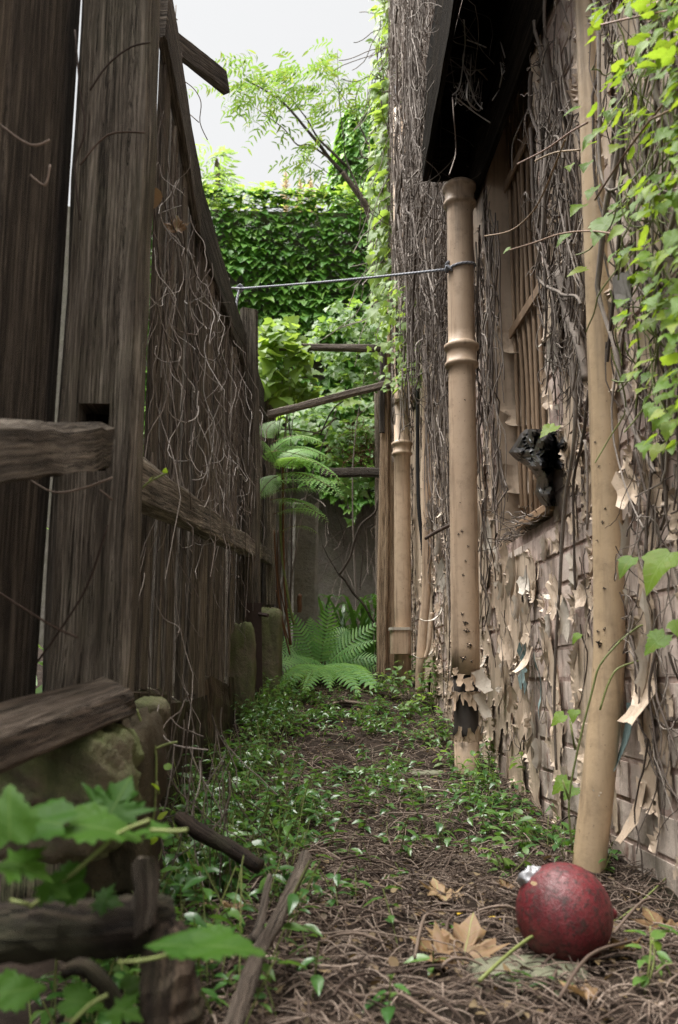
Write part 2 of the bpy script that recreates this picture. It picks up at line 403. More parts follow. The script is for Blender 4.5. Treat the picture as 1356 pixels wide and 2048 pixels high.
M['pale'] = twigmat('pale_dead_stem', [(.26,.21,.18), (.42,.37,.33), (.56,.52,.48)])
M['twig'] = twigmat('fallen_twig', [(.030,.019,.014), (.075,.050,.037), (.14,.098,.074), (.25,.188,.148), (.38,.30,.245)])
M['shoot'] = twigmat('young_shoot', [(.26,.14,.10), (.30,.20,.10)], .5)
M['green_stem'] = twigmat('green_stem', [(.16,.20,.06), (.22,.26,.08)], .5)
M['fernstem'] = twigmat('fern_stalk', [(.10,.045,.02), (.17,.075,.03)], .6)

def m_ground():
    m = NT('leaf_mould_soil'); p = m.pos()
    c = m.ramp(m.noise(p, 14, 8, .7), [(.3, (.012,.008,.006)), (.55, (.032,.022,.016)), (.75, (.06,.042,.03))])
    c = m.mix(m.ramp(m.noise(p, 2.2, 4), [(.55, 0.0), (.75, .5)]), c, (.035,.045,.018))
    return m.done(m.bsdf(c, .92, .15, normal=m.bump(m.noise(p, 45, 8, .7), .9, .02)))
M['ground'] = m_ground()

def m_brick():
    m = NT('painted_brick'); p = m.pos()
    st = m.noise(m.map(p, (1, 26, 1.6)), 1.0, 5, .65, .4)
    big = m.noise(m.map(p, (1, 3.0, 2.0)), 1.0, 6, .62)
    spk = m.noise(p, 42, 5, .7)
    c = m.ramp(big, [(.30, (.38,.29,.255)), (.46, (.55,.445,.39)), (.60, (.62,.53,.465)), (.75, (.55,.49,.42))])
    c = m.mix(m.ramp(st, [(.52, 0.0), (.70, .75)]), c, (.11,.075,.058))
    c = m.mix(m.ramp(m.noise(m.map(p, (1, 9, 5), (4,2,1)), 1.0, 5, .7), [(.60, 0.0), (.66, .8)]), c, (.24,.12,.095))
    c = m.mix(m.ramp(m.noise(m.map(p, (1, 8, 3.2), (9,5,3)), 1.0, 5, .7), [(.655, 0.0), (.69, .85)]), c, (.14,.20,.195))
    c = m.mix(m.ramp(spk, [(.60, 0.0), (.72, .6)]), c, (.06,.045,.035))
    z = m.n('ShaderNodeSeparateXYZ', Vector=p).outputs[2]
    mo = m.math('MULTIPLY', m.ramp(m.noise(p, 7, 5), [(.45, 0.0), (.65, 1.0)]), m.ramp(z, [(.12, 1.0), (.42, 0.0)]))
    c = m.mix(m.math('MULTIPLY', mo, .6), c, (.09,.085,.05))
    return m.done(m.bsdf(c, .78, .25, normal=m.bump(m.math('ADD', spk, m.math('MULTIPLY', st, .5)), .5, .006)))
M['brick'] = m_brick()
def m_mortar():
    m = NT('mortar'); p = m.pos()
    c = m.ramp(m.noise(p, 30, 5), [(.3, (.24,.17,.145)), (.6, (.48,.37,.325))])
    return m.done(m.bsdf(c, .95, .1, normal=m.bump(m.noise(p, 90, 4), .6, .004)))
M['mortar'] = m_mortar()
def m_paint(name, a, b, dirt, rough=.5):
    m = NT(name); p = m.pos(); n = m.noise(p, 6, 5, .6); st = m.noise(m.map(p, (30, 30, 2.2)), 1.0, 5, .6); sp = m.noise(p, 95, 4, .7)
    c = m.mix(n, a, b); c = m.mix(m.ramp(m.noise(p, 17, 6, .7), [(.52, 0.0), (.72, .45)]), c, tuple(x*.45 for x in a)); c = m.mix(m.ramp(st, [(.5, 0.0), (.75, dirt)]), c, (.10,.068,.045))
    c = m.mix(m.ramp(sp, [(.63, 0.0), (.72, .7)]), c, (.05,.036,.028))
    return m.done(m.bsdf(c, rough, .35, normal=m.bump(m.math('ADD', m.math('MULTIPLY', sp, .4), m.noise(p, 22, 4)), .3, .006)))
M['skin'] = m_paint('peeling_tan_paint', (.48,.365,.265), (.60,.49,.385), .6)
M['flakeback'] = m_paint('flake_underside', (.46,.41,.345), (.60,.55,.48), .3, .7)
M['teal'] = m_paint('old_teal_paint', (.12,.19,.19), (.26,.33,.32), .4, .6)
M['pipe'] = m_paint('tan_pipe_paint', (.42,.300,.205), (.54,.41,.30), .85, .48)
M['pipe_thin'] = m_paint('mustard_pipe_paint', (.38,.275,.17), (.48,.36,.235), .75, .48)
M['bar'] = m_paint('brown_window_bar', (.27,.18,.115), (.34,.24,.16), .4, .5)
M['sill'] = m_paint('brown_sill_paint', (.26,.16,.095), (.32,.21,.13), .5, .55)
def m_plain(name, c, rough=.7, spec=.3, metal=0.0, n=60, var=.3, **kw):
    m = NT(name); p = m.pos(); k = m.noise(p, n, 5, .65)
    cc = m.mix(m.math('MULTIPLY', k, var*2), c, tuple(x*.35 for x in c))
    return m.done(m.bsdf(cc, rough, spec, metal, normal=m.bump(k, .4, .004), **kw))
M['iron'] = m_plain('bare_dark_iron', (.034,.026,.021), .6, .4)
M['rust'] = m_plain('rusty_strap_iron', (.055,.035,.028), .7, .3, 0, 40)
M['bag'] = m_plain('black_plastic', (.010,.010,.012), .33, .4, 0, 40, .1)
M['cable'] = m_plain('black_cable', (.012,.012,.014), .5, .4)
M['silver'] = m_plain('crumpled_foil', (.42,.42,.44), .45, .5, .6, 90)
M['cup'] = m_plain('white_plastic', (.70,.70,.68), .4, .4, 0, 20, .08)
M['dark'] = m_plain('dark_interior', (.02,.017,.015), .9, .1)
M['web'] = m_plain('dusty_cobweb', (.30,.28,.26), .95, .05)
def m_rope():
    m = NT('blue_grey_rope'); uv = m.uv()
    s = m.n('ShaderNodeSeparateXYZ', Vector=uv)
    w = m.math('FRACT', m.math('ADD', m.math('MULTIPLY', s.outputs[1], 55), m.math('MULTIPLY', s.outputs[0], 60)))
    c = m.ramp(w, [(.0, (.30,.31,.34)), (.45, (.38,.39,.42)), (.55, (.05,.06,.09)), (.8, (.24,.25,.28))])
    return m.done(m.bsdf(c, .8, .2, normal=m.bump(w, .5, .002)))
M['rope'] = m_rope()
def m_ball():
    m = NT('worn_red_rubber'); p = m.pos(); a = m.noise(p, 26, 6, .7); b = m.noise(p, 120, 4, .7); d = m.noise(p, 9, 4)
    c = m.ramp(a, [(.3, (.055,.007,.010)), (.5, (.115,.013,.018)), (.7, (.16,.034,.037))])
    c = m.mix(m.ramp(b, [(.50, 0.0), (.60, .85)]), c, (.030,.012,.011)); c = m.mix(m.ramp(m.noise(m.map(p, (1,1,1), (5,3,1)), 34, 6, .75), [(.56, 0.0), (.66, .8)]), c, (.028,.018,.015)); c = m.mix(m.ramp(m.noise(m.map(p, (1,1,1), (2,7,4)), 60, 5, .7), [(.66, 0.0), (.72, .5)]), c, (.26,.10,.095))
    c = m.mix(m.ramp(d, [(.5, 0.0), (.75, .5)]), c, (.09,.02,.02))
    rg = m.ramp(b, [(.35, .34), (.7, .7)])
    return m.done(m.bsdf(c, rg, .45, normal=m.bump(m.math('ADD', b, a), .45, .004)))
M['ball'] = m_ball()
def m_stone(name, a, b, moss, mossc=((.05,.065,.022), (.13,.145,.06))):
    m = NT(name); p = m.pos(); n = m.noise(p, 8, 8, .68); f = m.noise(p, 45, 6, .7)
    c = m.mix(n, a, b); c = m.mix(m.ramp(f, [(.5, 0.0), (.75, .6)]), c, (.04,.035,.028))
    up = m.n('ShaderNodeSeparateXYZ', Vector=m.n('ShaderNodeNewGeometry').outputs['Normal']).outputs[2]
    mf = m.math('ADD', m.ramp(m.noise(p, 6, 6, .65), [(.38, 0.0), (.60, 1.0)]), m.math('MULTIPLY', up, .5), True)
    c = m.mix(m.math('MULTIPLY', mf, moss), c, m.mix(m.noise(p, 70, 3), mossc[0], mossc[1]))
    return m.done(m.bsdf(c, .9, .15, normal=m.bump(m.math('ADD', n, m.math('MULTIPLY', f, .6)), .8, .018)))
M['stone'] = m_stone('mossy_sandstone', (.09,.075,.05), (.21,.18,.13), .92, ((.06,.08,.028), (.16,.18,.08)))
M['darkstone'] = m_stone('dark_earthy_stone', (.030,.022,.016), (.085,.062,.044), .15)
M['slab'] = m_stone('mossy_slab', (.14,.13,.10), (.24,.22,.17), .55, ((.08,.10,.05), (.16,.18,.11)))
M['pillar'] = m_stone('lichened_pillar', (.13,.12,.10), (.30,.285,.25), .25, ((.12,.055,.03), (.17,.16,.12)))
M['concrete'] = m_stone('dark_stained_concrete', (.10,.092,.08), (.22,.205,.18), .2)
M['render'] = m_plain('pale_grey_render', (.42,.43,.44), .9, .1, 0, 8, .2)
M['paving'] = m_plain('pale_paving', (.40,.38,.35), .9, .1, 0, 8, .2)

# ------------------------------------------------------------------ the ground
def ground():
    xs = np.concatenate([[-80,-40,-20,-10,-6,-4,-3,-2], np.arange(-1.5, 1.6, .03), [2,3,4,6,10,20,40,80]])
    ys = np.concatenate([[-30,-15,-6,-3,-1], np.arange(-.4, 9.6, .04), [10,11,13,16,20,30,50,90]])
    X, Y = np.meshgrid(xs, ys); Z = gz(X, Y); nx, ny = len(xs), len(ys)
    i = np.arange(ny-1)[:,None]*nx; j = np.arange(nx-1)[None,:]
    Q = np.stack([i+j, i+j+1, i+nx+j+1, i+nx+j], -1).reshape(-1, 4)
    o = link('ground', fast_mesh('ground', np.stack([X, Y, Z], -1), Q, M['ground'], True))
    tag(o, 'dark leaf mould floor of the alley under twigs', 'ground', kind='structure')
ground()

# ------------------------------------------------------------------ the brick house along the right side
WX = 0.73; HY0, HY1, HZ1 = 0.2, 6.15, 5.6
WZ0 = atX(1045, 1062, WX-.02).z; WY0, WY1, WZ1 = 2.50, 3.20, 2.62            # window opening
house = thing('brick_house', (WX+1.5, 3, 0), 'brick house wall with peeling tan paint, barred window and dark window hood', 'house')
def house_core():
    b = MB()
    def wallq(y0, y1, z0, z1, x=WX+.0025): b.quad((x,y1,z0),(x,y0,z0),(x,y0,z1),(x,y1,z1))
    wallq(HY0, WY0, -.3, HZ1); wallq(WY1, HY1, -.3, HZ1); wallq(WY0, WY1, -.3, WZ0); wallq(WY0, WY1, WZ1, HZ1)
    b.quad((WX+.009,HY1,-.3),(WX+.009,HY1,HZ1),(WX+4,HY1,HZ1),(WX+4,HY1,-.3))
    b.quad((WX+.009,HY0,HZ1),(WX+4,HY0,HZ1),(WX+4,HY1,HZ1),(WX+.009,HY1,HZ1))
    b.quad((WX+.009,HY0,-.3),(WX+4,HY0,-.3),(WX+4,HY0,HZ1),(WX+.009,HY0,HZ1))
    b.build('wall', M['mortar'], house)
house_core()
def brick_mesh(seed):
    r = random.Random(seed); c = .0035; j = lambda: r.uniform(-.0015, .0015)
    v = [(.02,-.5,-.5),(.02,.5,-.5),(.02,.5,.5),(.02,-.5,.5)]
    L, H = .23, .076
    fr = [(j(), -.5+c/L, -.5+c/H+j()*5), (j(), .5-c/L, -.5+c/H+j()*5), (j(), .5-c/L, .5-c/H+j()*5), (j(), -.5+c/L, .5-c/H+j()*5)]
    V = v+fr+[(j()-.001, 0, 0)]
    Fc = [(0,4,1),(1,4,5),(1,5,2),(2,5,6),(2,6,3),(3,6,7),(3,7,0),(0,7,4),(4,8,5),(5,8,6),(6,8,7),(7,8,4)]
    return np.array(V), Fc
def bricks():
    vars_ = [brick_mesh(s) for s in range(6)]
    mes = [fast_mesh('brick', v, f, M['brick']) for v, f in vars_]
    items = []; ch = .086; z = -.07; row = 0
    while z < HZ1-.05:
        y = HY0 + (0.12 if row % 2 else 0)
        while y < HY1-.05:
            a, b = y+.003, min(y+.237, HY1)
            if WZ0-.05 < z+.04 < WZ1+.02:
                if a < WY0 < b: b = WY0-.002
                elif a < WY1 < b: a = WY1+.002
                elif a >= WY0 and b <= WY1: y += .24; continue
            if b-a > .03: items.append((a, b, z))
            y += .24
        z += ch; row += 1
    def big(it):
        a, b, z0 = it; ym = (a+b)/2; v = 1/ym
        if not (1.55 < ym < 5.2 and .05 < z0 < 1.75): v -= 10
        return -v
    items.sort(key=big); V, Q, base = [], [], 0
    for k, (a, b, z0) in enumerate(items):
        sx = random.uniform(-.003, .002); L = b-a; H = .080; q = k % 6
        ctr = Vector((WX+sx, (a+b)/2, z0+.043))
        if k < 290:
            o = bpy.data.objects.new('brick', mes[q]); COL.objects.link(o); o.parent = house
            o.location = ctr-house.location; o.scale = (1, L, H); o.rotation_euler = (random.uniform(-.008,.008), 0, random.uniform(-.008,.008))
        else:
            v, f = vars_[q]; V.append(v*np.array([1, L, H])+np.array(ctr)); Q.extend([(x+base, y_+base, z_+base) for x, y_, z_ in f]); base += len(v)
    o = link('brickwork', fast_mesh('brickwork', np.concatenate(V), np.array(Q), M['brick']), house); o['kind'] = 'stuff'
bricks()

def paint_skin():
    dy, dz = .0095, .0095; ys = np.arange(.9, 6.12, dy); zs = np.arange(.0, 2.9, dz); Y, Z = np.meshgrid(ys, zs)
    cov = np.interp(Y, [.9, 1.9, 2.05, 2.6, 2.85, 3.2, 3.5, 6.2], [.50,.52,.38,.42,.60,.64,.72,.72]) + np.interp(Z, [0,.25,.5,1.0,1.4], [-.14,-.06,.0,.04,.10])
    n = fbm(Y*7.5, Z*2.6, 3, 5)*.6 + fbm(Y*26, Z*12, 8, 3)*.4
    n = (n-n.mean())/n.std()
    from math import erf
    lut = np.linspace(-3, 3, 200); cdf = np.array([.5*(1+erf(t/1.414)) for t in lut])
    m = (np.interp(n, lut, cdf) < cov).astype(float)
    m[(Y > WY0-.03) & (Y < WY1) & (Z > WZ0-.05) & (Z < WZ1)] = 0
    b = m.copy()
    for _ in range(4):
        p = np.pad(b, 1, mode='edge'); b = (p[:-2,1:-1]+p[2:,1:-1]+p[1:-1,:-2]+p[1:-1,2:]+p[1:-1,1:-1])/5
    edge = np.clip(1-b, 0, 1)*m
    amp = .25+1.5*np.clip(fbm(Y*9, Z*9, 21, 3)-.38, 0, 1)*2
    X = WX-.0045 - edge**1.2*.024*amp - .002*fbm(Y*20, Z*20, 31, 2)
    X = np.where(m > .5, X, WX-.004-.03*amp*.6)
    Yj = Y + (rng.random(Y.shape)-.5)*dy*.7; Zj = Z + (rng.random(Y.shape)-.5)*dz*.7 - edge*.006
    nz, ny = Y.shape; i, j = np.nonzero((m[:-1,:-1]+m[1:,:-1]+m[:-1,1:]+m[1:,1:]) >= 3)
    Q = np.stack([i*ny+j, (i+1)*ny+j, (i+1)*ny+j+1, i*ny+j+1], 1)
    used = np.unique(Q); rm = -np.ones(nz*ny, int); rm[used] = np.arange(len(used))
    V = np.stack([X, Yj, Zj], -1).reshape(-1, 3)[used]
    o = link('paint_skin', fast_mesh('paint_skin', V, rm[Q], M['skin'], False), house)
    o['label'] = 'tan paint peeling off the brick in ragged sheets'; o['kind'] = 'stuff'
paint_skin()

def flake(b, p, w, l, curl, ang, out=Vector((-1,0,0)), side=Vector((0,1,0)), taper=.3, thick=.0012, nu=5, ns=7):
    """a curled flake hanging from p; front in slot 0, underside in slot 1"""
    dn = Vector((0,0,-1)); c, s_ = math.cos(ang), math.sin(ang)
    D = dn*c + side*s_; S = side*c - dn*s_; r = l/max(curl, .05)
    g = []; ph = random.random()*9
    for k in range(ns+1):
        s = k/ns; a = curl*s; row = []
        q = p + out*(.004+r*(1-math.cos(a))) + D*(r*math.sin(a))
        nrm = (out*math.cos(a) - D*math.sin(a))
        ww = w*(1-taper*s)*(1+.25*math.sin(s*9+ph))
        for u in range(nu+1):
            t = u/nu-.5; jit = random.uniform(-.12,.12)*w/nu
            row.append((q + S*(ww*t+jit) + out*(.35*w*t*t) + D*random.uniform(-.1,.1)*l/ns, nrm))
        g.append(row)
    for layer in (0, 1):
        base = len(b.v)
        for row in g:
            for (q, nrm) in row: b.v.append(q - nrm*(thick*layer))
        for k in range(ns):
            for u in range(nu):
                a0 = base+k*(nu+1)+u; f = (a0, a0+1, a0+nu+2, a0+nu+1)
                b.f.append(f if layer else tuple(reversed(f))); b.uv.append([(0,0),(1,0),(1,1),(0,1)]); b.mi.append(layer)
    return b
def flakes():
    spots = [(1128,1195,.055,.10,2.0,.2,0), (1142,1238,.050,.085,3.6,-.15,1), (1118,1178,.03,.05,2.5,.6,1), (1065,1292,.075,.10,1.4,.1,0),
             (1058,1330,.05,.12,.9,-.1,2), (1085,1372,.035,.14,.6,.05,2), (1060,1160,.07,.05,1.2,1.1,1), (1010,1180,.04,.06,2.6,.3,1),
             (1000,1120,.05,.08,1.5,.2,0), (985,1220,.04,.09,2.2,.1,1), (975,1310,.05,.08,1.8,0,1), (1015,1290,.05,.08,1.1,.2,0),
             (885,1085,.09,.14,1.6,.1,0), (893,1150,.08,.12,2.2,-.1,1), (872,1030,.10,.14,1.8,.1,0), (888,1210,.06,.16,2.6,.05,1),
             (870,1290,.06,.15,2.8,0,1), (898,1000,.08,.10,1.3,.2,0), (1262,1080,.05,.09,2.4,.2,1), (1275,960,.09,.08,.9,0,0),
             (1300,1330,.05,.10,2.4,-.2,1), (1310,1320,.10,.14,1.0,.1,0), (1265,1405,.04,.15,.8,0,2), (1250,1330,.035,.13,1.2,.1,1),
             (1290,1560,.05,.14,1.0,.1,0), (1095,1100,.05,.06,1.7,.1,1),
             (1040,1215,.05,.07,1.9,-.2,0), (1105,1250,.04,.06,2.4,.2,0), (960,1180,.05,.08,2.0,.1,0), (955,870,.04,.12,2.2,0,1),
             (962,1040,.04,.12,2.6,.1,1), (985,1070,.05,.10,2.0,.2,1), (1120,620,.05,.12,1.2,0,1), (1120,700,.06,.09,1.6,0,1), (832,650,.12,.2,1.4,0,0), (830,760,.12,.2,1.8,0,1)]
    for px, py, w, l, cu, an, ty in spots:
        p = atX(px, py, WX-.006)
        if random.random() < .55: w, l, an = l*1.25, w*.7, random.choice((-1,1))*random.uniform(1.2,1.8)
        b = flake(MB(), p, w, l, cu*.8, an)
        mats = [[M['skin'], M['flakeback']], [M['flakeback'], M['flakeback']], [M['teal'], M['flakeback']]][ty]
        b.build('paint_flake', mats, house)
    # smaller chips everywhere
    b = MB()
    for k in range(420):
        y = random.choice([random.uniform(2.5, 3.3), random.uniform(3.4, 5.9), random.uniform(3.4, 4.6), random.uniform(1.3, 1.95), random.uniform(2.0, 2.5)])
        z = random.uniform(.15, 1.3) if y < 3.4 else random.uniform(.25, 2.4)
        if y < 2.5 and random.random() < .6: continue
        if WY0-.02 < y < WY1+.02 and z > WZ0-.03: continue
        flake(b, Vector((WX-.004, y, z)), random.uniform(.5,1)*random.choice((.02,.04,.07,.13,.2)), random.uniform(.008,.04), random.uniform(.3,2.0), random.choice((-1,1))*random.uniform(1.1,1.9), nu=4, ns=3, taper=random.uniform(0,.8))
    o = b.build('paint_chips', [M['skin'], M['flakeback']], house); o['kind'] = 'stuff'
flakes()

def window():
    b = MB(); x0, x1 = WX+.004, WX+.24                      # the recess: far jamb, near jamb, head, bottom
    nz_ = 14
    for k in range(nz_):
        z0 = WZ0-.02+(WZ1-WZ0+.04)*k/nz_; z1 = WZ0-.02+(WZ1-WZ0+.04)*(k+1)/nz_
        b.quad((x1,WY1,z0),(x0,WY1,z0),(x0,WY1,z1),(x1,WY1,z1)); b.quad((x0,WY0,z0),(x1,WY0,z0),(x1,WY0,z1),(x0,WY0,z1))
    b.quad((x0,WY0,WZ1),(x1,WY0,WZ1),(x1,WY1,WZ1),(x0,WY1,WZ1)); b.quad((x0,WY0,WZ0),(x0,WY1,WZ0),(x1,WY1,WZ0),(x1,WY0,WZ0))
    b.build('window_recess', M['skin'], house)
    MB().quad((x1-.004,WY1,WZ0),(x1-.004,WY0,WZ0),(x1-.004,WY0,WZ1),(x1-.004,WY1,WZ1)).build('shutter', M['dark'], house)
    for z, w, l, cu in ((1.02,.10,.14,.9), (1.22,.13,.12,.6), (1.45,.12,.1,.8), (1.75,.1,.12,.7), (1.1,.05,.08,1.8)):
        fl = flake(MB(), Vector((WX+random.uniform(.06,.1), WY1-.004, z)), w, l, cu, random.uniform(-.2,.2), out=Vector((0,-1,0)), side=Vector((1,0,0)))
        fl.build('paint_flake', [M['skin'], M['flakeback']], house)
    for k in range(6):
        y = 2.84+k*.064; xx = WX+.085; pts = [(xx+random.uniform(-.004,.004), y+random.uniform(-.004,.004), z) for z in np.linspace(WZ0+.01, WZ1, 7)]
        MB().tube(pts, .0078, 8).build('window_bar', M['bar'], house, True)
    MB().board((WX+.068, 2.52, atX(1035,645,WX+.068).z), (WX+.068, 3.18, atX(1035,645,WX+.068).z), (0,0,.018), (.004,0,0), 4, .0005).build('cross_bar', M['bar'], house)
    MB().board((WX+.068, 2.52, 2.32), (WX+.068, 3.18, 2.32), (0,0,.018), (.004,0,0), 4, .0005).build('cross_bar', M['bar'], house)
    MB().board((WX+.045, 2.46, WZ0+.03), (WX+.045, 2.86, WZ0+.032), (.065,0,.004), (0,0,.014), 6, .002, 0, .004).build('window_sill', M['sill'], house)
    # the hood over the window: planks hung from the wall, open below
    hp = atY(852, 360, 3.40); hx0, hx1, hy0, hy1, hz0 = hp.x+.012, WX-.012, 1.35, 3.40, hp.z; hz1 = hz0+.56; dq = ray(915, 0); hq = EYE+dq*((hz0-EYE.z)/dq.z); hsl = (hq.x-hp.x)/(hq.y-hp.y); hx_near = hx0+hsl*(hy0-hy1)
    hood = bpy.data.objects.new('window_hood', None); COL.objects.link(hood); hood.parent = house; hood.location = Vector((WX, 2.5, hz0))-house.location
    hood['label'] = 'dark plank hood boxed out over the barred window'
    for k in range(3):
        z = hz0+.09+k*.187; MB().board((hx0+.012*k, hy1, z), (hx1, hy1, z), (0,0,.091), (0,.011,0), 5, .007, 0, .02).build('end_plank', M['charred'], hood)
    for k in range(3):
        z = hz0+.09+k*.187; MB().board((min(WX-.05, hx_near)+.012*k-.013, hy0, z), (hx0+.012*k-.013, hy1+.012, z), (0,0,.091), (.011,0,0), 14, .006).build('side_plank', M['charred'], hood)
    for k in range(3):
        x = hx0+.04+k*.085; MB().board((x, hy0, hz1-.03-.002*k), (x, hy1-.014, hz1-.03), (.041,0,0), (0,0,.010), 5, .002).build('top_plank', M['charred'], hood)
    MB().board((WX-.02, hy0, hz0+.21), (WX-.02, hy1-.014, hz0+.21), (0,0,.34), (.010,0,0), 5, .002).build('shade_board', M['charred'], hood)  # dark board added over the wall to stand in for shade inside the hood
window()

# ------------------------------------------------------------------ pipes
def lathe(b, cl, prof, n=20, mi=0):
    """cl(z)->centre, prof list of (z, r)"""
    rings = []
    for z, r in prof:
        c = cl(z); rings.append([c + Vector((math.cos(2*math.pi*j/n)*r, math.sin(2*math.pi*j/n)*r, 0)) for j in range(n)])
    return b.loft(rings, mi)
def line(p0, p1):
    return lambda z: p0 + (p1-p0)*((z-p0.z)/(p1.z-p0.z))
def collar(z, r, h=.085):
    return [(z-h*.5-.012, r), (z-h*.5-.006, r*1.10), (z-h*.5, r*1.26), (z-h*.5+.012, r*1.26), (z-h*.5+.017, r*1.12), (z+h*.5-.022, r*1.12), (z+h*.5-.015, r*1.30), (z+h*.5-.002, r*1.32), (z+h*.5+.006, r*1.10), (z+h*.5+.012, r)]
def star(b, c, nrm, up, s, mi=0, mi2=1):
    s *= 1.1; sd = nrm.cross(up).normalized(); k = random.choice((3,4,5,6)); a0 = random.random()*6; base = len(b.v)
    b.v.append(c+nrm*.0008); n = k*2
    for j in range(n):
        r = s*(1 if j % 2 == 0 else .55)*random.uniform(.4,1.25); a = a0+j*2*math.pi/n
        b.v.append(c+nrm*.0012 + sd*math.cos(a)*r + up*math.sin(a)*r)
    for j in range(n): b.f.append((base, base+1+j, base+1+(j+1) % n)); b.uv.append([(0,0)]*3); b.mi.append(mi)
    for j in range(k):
        a = a0+(2*j+1)*2*math.pi/n; d = sd*math.cos(a)+up*math.sin(a); e = nrm.cross(d); q = len(b.v)
        b.v.extend([c+d*s*.45+nrm*.0014-e*s*.28, c+d*s*.45+nrm*.0014+e*s*.28, c+d*s*.25+nrm*s*.5]); b.f.append((q,q+1,q+2)); b.uv.append([(0,0)]*3); b.mi.append(mi2)
def soil_pipe():
    Y = 3.27; p_top = atY(919, 372, Y); p_bot = atY(934, 1545, Y); r = .0515
    cl = line(p_bot, p_top); t = thing('drain_pipe', cl(p_bot.z), 'thick tan iron drain pipe with two collars and torn flaking base under the hood', 'pipe', 'drain pipes on the brick wall')
    zc = atY(921, 712, Y).z; z1 = atY(0+935, 1350, Y).z
    prof = [(z1, r)]+[(z, r) for z in np.linspace(z1+.1, zc-.1, 5)]+collar(zc, r)+[(z, r) for z in np.linspace(zc+.1, p_top.z-.12, 3)]+collar(p_top.z-.045, r)
    lathe(MB(), cl, prof, 24).build('shaft', M['pipe'], t, True)
    zb = [atY(934, y, Y).z for y in (1560, 1548, 1475, 1466, 1395, 1352)]
    lathe(MB(), cl, [(zb[0]-.05, r*.80), (zb[1], r*.84), (zb[2]-.004, r*.88)], 20).build('buried_foot', M['pipe'], t, True)
    lathe(MB(), cl, [(zb[2]-.008, r*.85), (zb[3], r*.98), (zb[3]+.02, r*.86), (zb[4], r*.84), (zb[5]+.02, r*.9)], 20).build('bare_iron_socket', M['iron'], t, True)
    b = MB()
    for a in np.linspace(-2.9, .4, 9):
        o = Vector((math.cos(a), math.sin(a), 0)); s = Vector((-o.y, o.x, 0)); z = zb[5]+random.uniform(-.02,.03)
        flake(b, cl(z)+o*(r*.98), random.uniform(.025,.04), random.uniform(.02,.05), random.uniform(.1,.5), random.uniform(-.3,.3), out=o, side=s)
    b.build('torn_paint', [M['pipe'], M['flakeback']], t)
    b = MB()
    for a in np.linspace(-3.0, .5, 12):
        o = Vector((math.cos(a), math.sin(a), 0)); s = Vector((-o.y, o.x, 0)); z = zb[2]-.012
        flake(b, cl(z)+o*(r*.93), random.uniform(.02,.04), random.uniform(.015,.06), random.uniform(.05,.35), math.pi+random.uniform(-.3,.3), out=o, side=s, taper=.7)
        flake(b, cl(zb[4]+.02)+o*(r*.90), random.uniform(.015,.035), random.uniform(.02,.07), random.uniform(.05,.35), random.uniform(-.3,.3), out=o, side=s, taper=.7)
    b.build('paint_remnants', [M['pipe'], M['flakeback']], t)['kind'] = 'stuff'
    b = MB(); o = Vector((.55,-.83,0)); s = Vector((.83,.55,0))
    flake(b, cl(zb[5]+.02)+o*.055, .065, .085, .7, .25, out=o, side=s, taper=.1); flake(b, cl(zb[5]-.06)+o*.06, .06, .09, .5, .2, out=o, side=s, taper=.4)
    b.build('curled_paint_sheet', [M['flakeback'], M['skin']], t)
    b = MB()
    for px, py, s in ((929,800,.005),(921,1005,.004),(924,1062,.007),(936,1093,.006),(931,1122,.007),(926,1150,.006),(925,1228,.008),(931,1245,.010),(933,1262,.012),(940,1290,.014),(928,1318,.013),(943,1322,.009),(918,1068,.006)):
        z = atY(px, py, Y-.05).z; c = cl(z); dx = atY(px, py, Y-.05).x-c.x; dx = max(-.045, min(.045, dx)); n = Vector((dx, -math.sqrt(r*r-dx*dx), 0)).normalized()
        star(b, c+n*r, n, Vector((0,0,1)), s)
    o = b.build('paint_blisters', [M['iron'], M['pipe']], t); o['kind'] = 'stuff'
    return cl, r
SP_CL, SP_R = soil_pipe()
def thin_pipe():
    Y = 1.97; t = thing('drain_pipe', atY(1180, 1745, Y), 'slim mustard pipe in front, bending outwards behind the red ball', 'pipe', 'drain pipes on the brick wall')
    px = [(1173,-160),(1178,0),(1198,500),(1208,800),(1215,1000),(1218,1150),(1219,1300),(1213,1400),(1203,1500),(1195,1580),(1187,1650),(1177,1740),(1168,1830)]
    pts = [atY(a, b_, Y-.02*max(0,(b_-1300)/400)) for a, b_ in px]
    MB().tube(pts, .0345, 20).build('shaft', M['pipe_thin'], t, True)
    b = MB()
    for a, y, s in ((1213,1016,.005),(1210,1043,.005),(1212,1175,.005),(1195,1078,.005),(1196,1262,.006),(1209,1258,.005),(1204,1285,.011),(1172,1745,.006),(1196,880,.004),(1200,930,.004)):
        p = atY(a, y, Y-.035); pc = min(pts, key=lambda q: abs(q.z-p.z)); dx = max(-.03, min(.03, p.x-pc.x)); n = Vector((dx, -math.sqrt(.0345**2-dx*dx), 0)).normalized()
        i = max(0, min(len(pts)-2, next((k for k in range(len(pts)-1) if pts[k].z >= p.z >= pts[k+1].z), 0))); f = (pts[i].z-p.z)/(pts[i].z-pts[i+1].z); c = pts[i].lerp(pts[i+1], f)
        star(b, c+n*.0345, n, Vector((0,0,1)), s)
    b.build('paint_chips', [M['iron'], M['pipe_thin']], t)['kind'] = 'stuff'
    c = atY(1200, 1590, Y-.04); f = MB(); star(f, c+Vector((0,-.0005,0)), Vector((.15,-1,0)).normalized(), Vector((0,0,1)), .018, 0, 0); f.build('pale_paint_patch', [M['flakeback']], t)
thin_pipe()
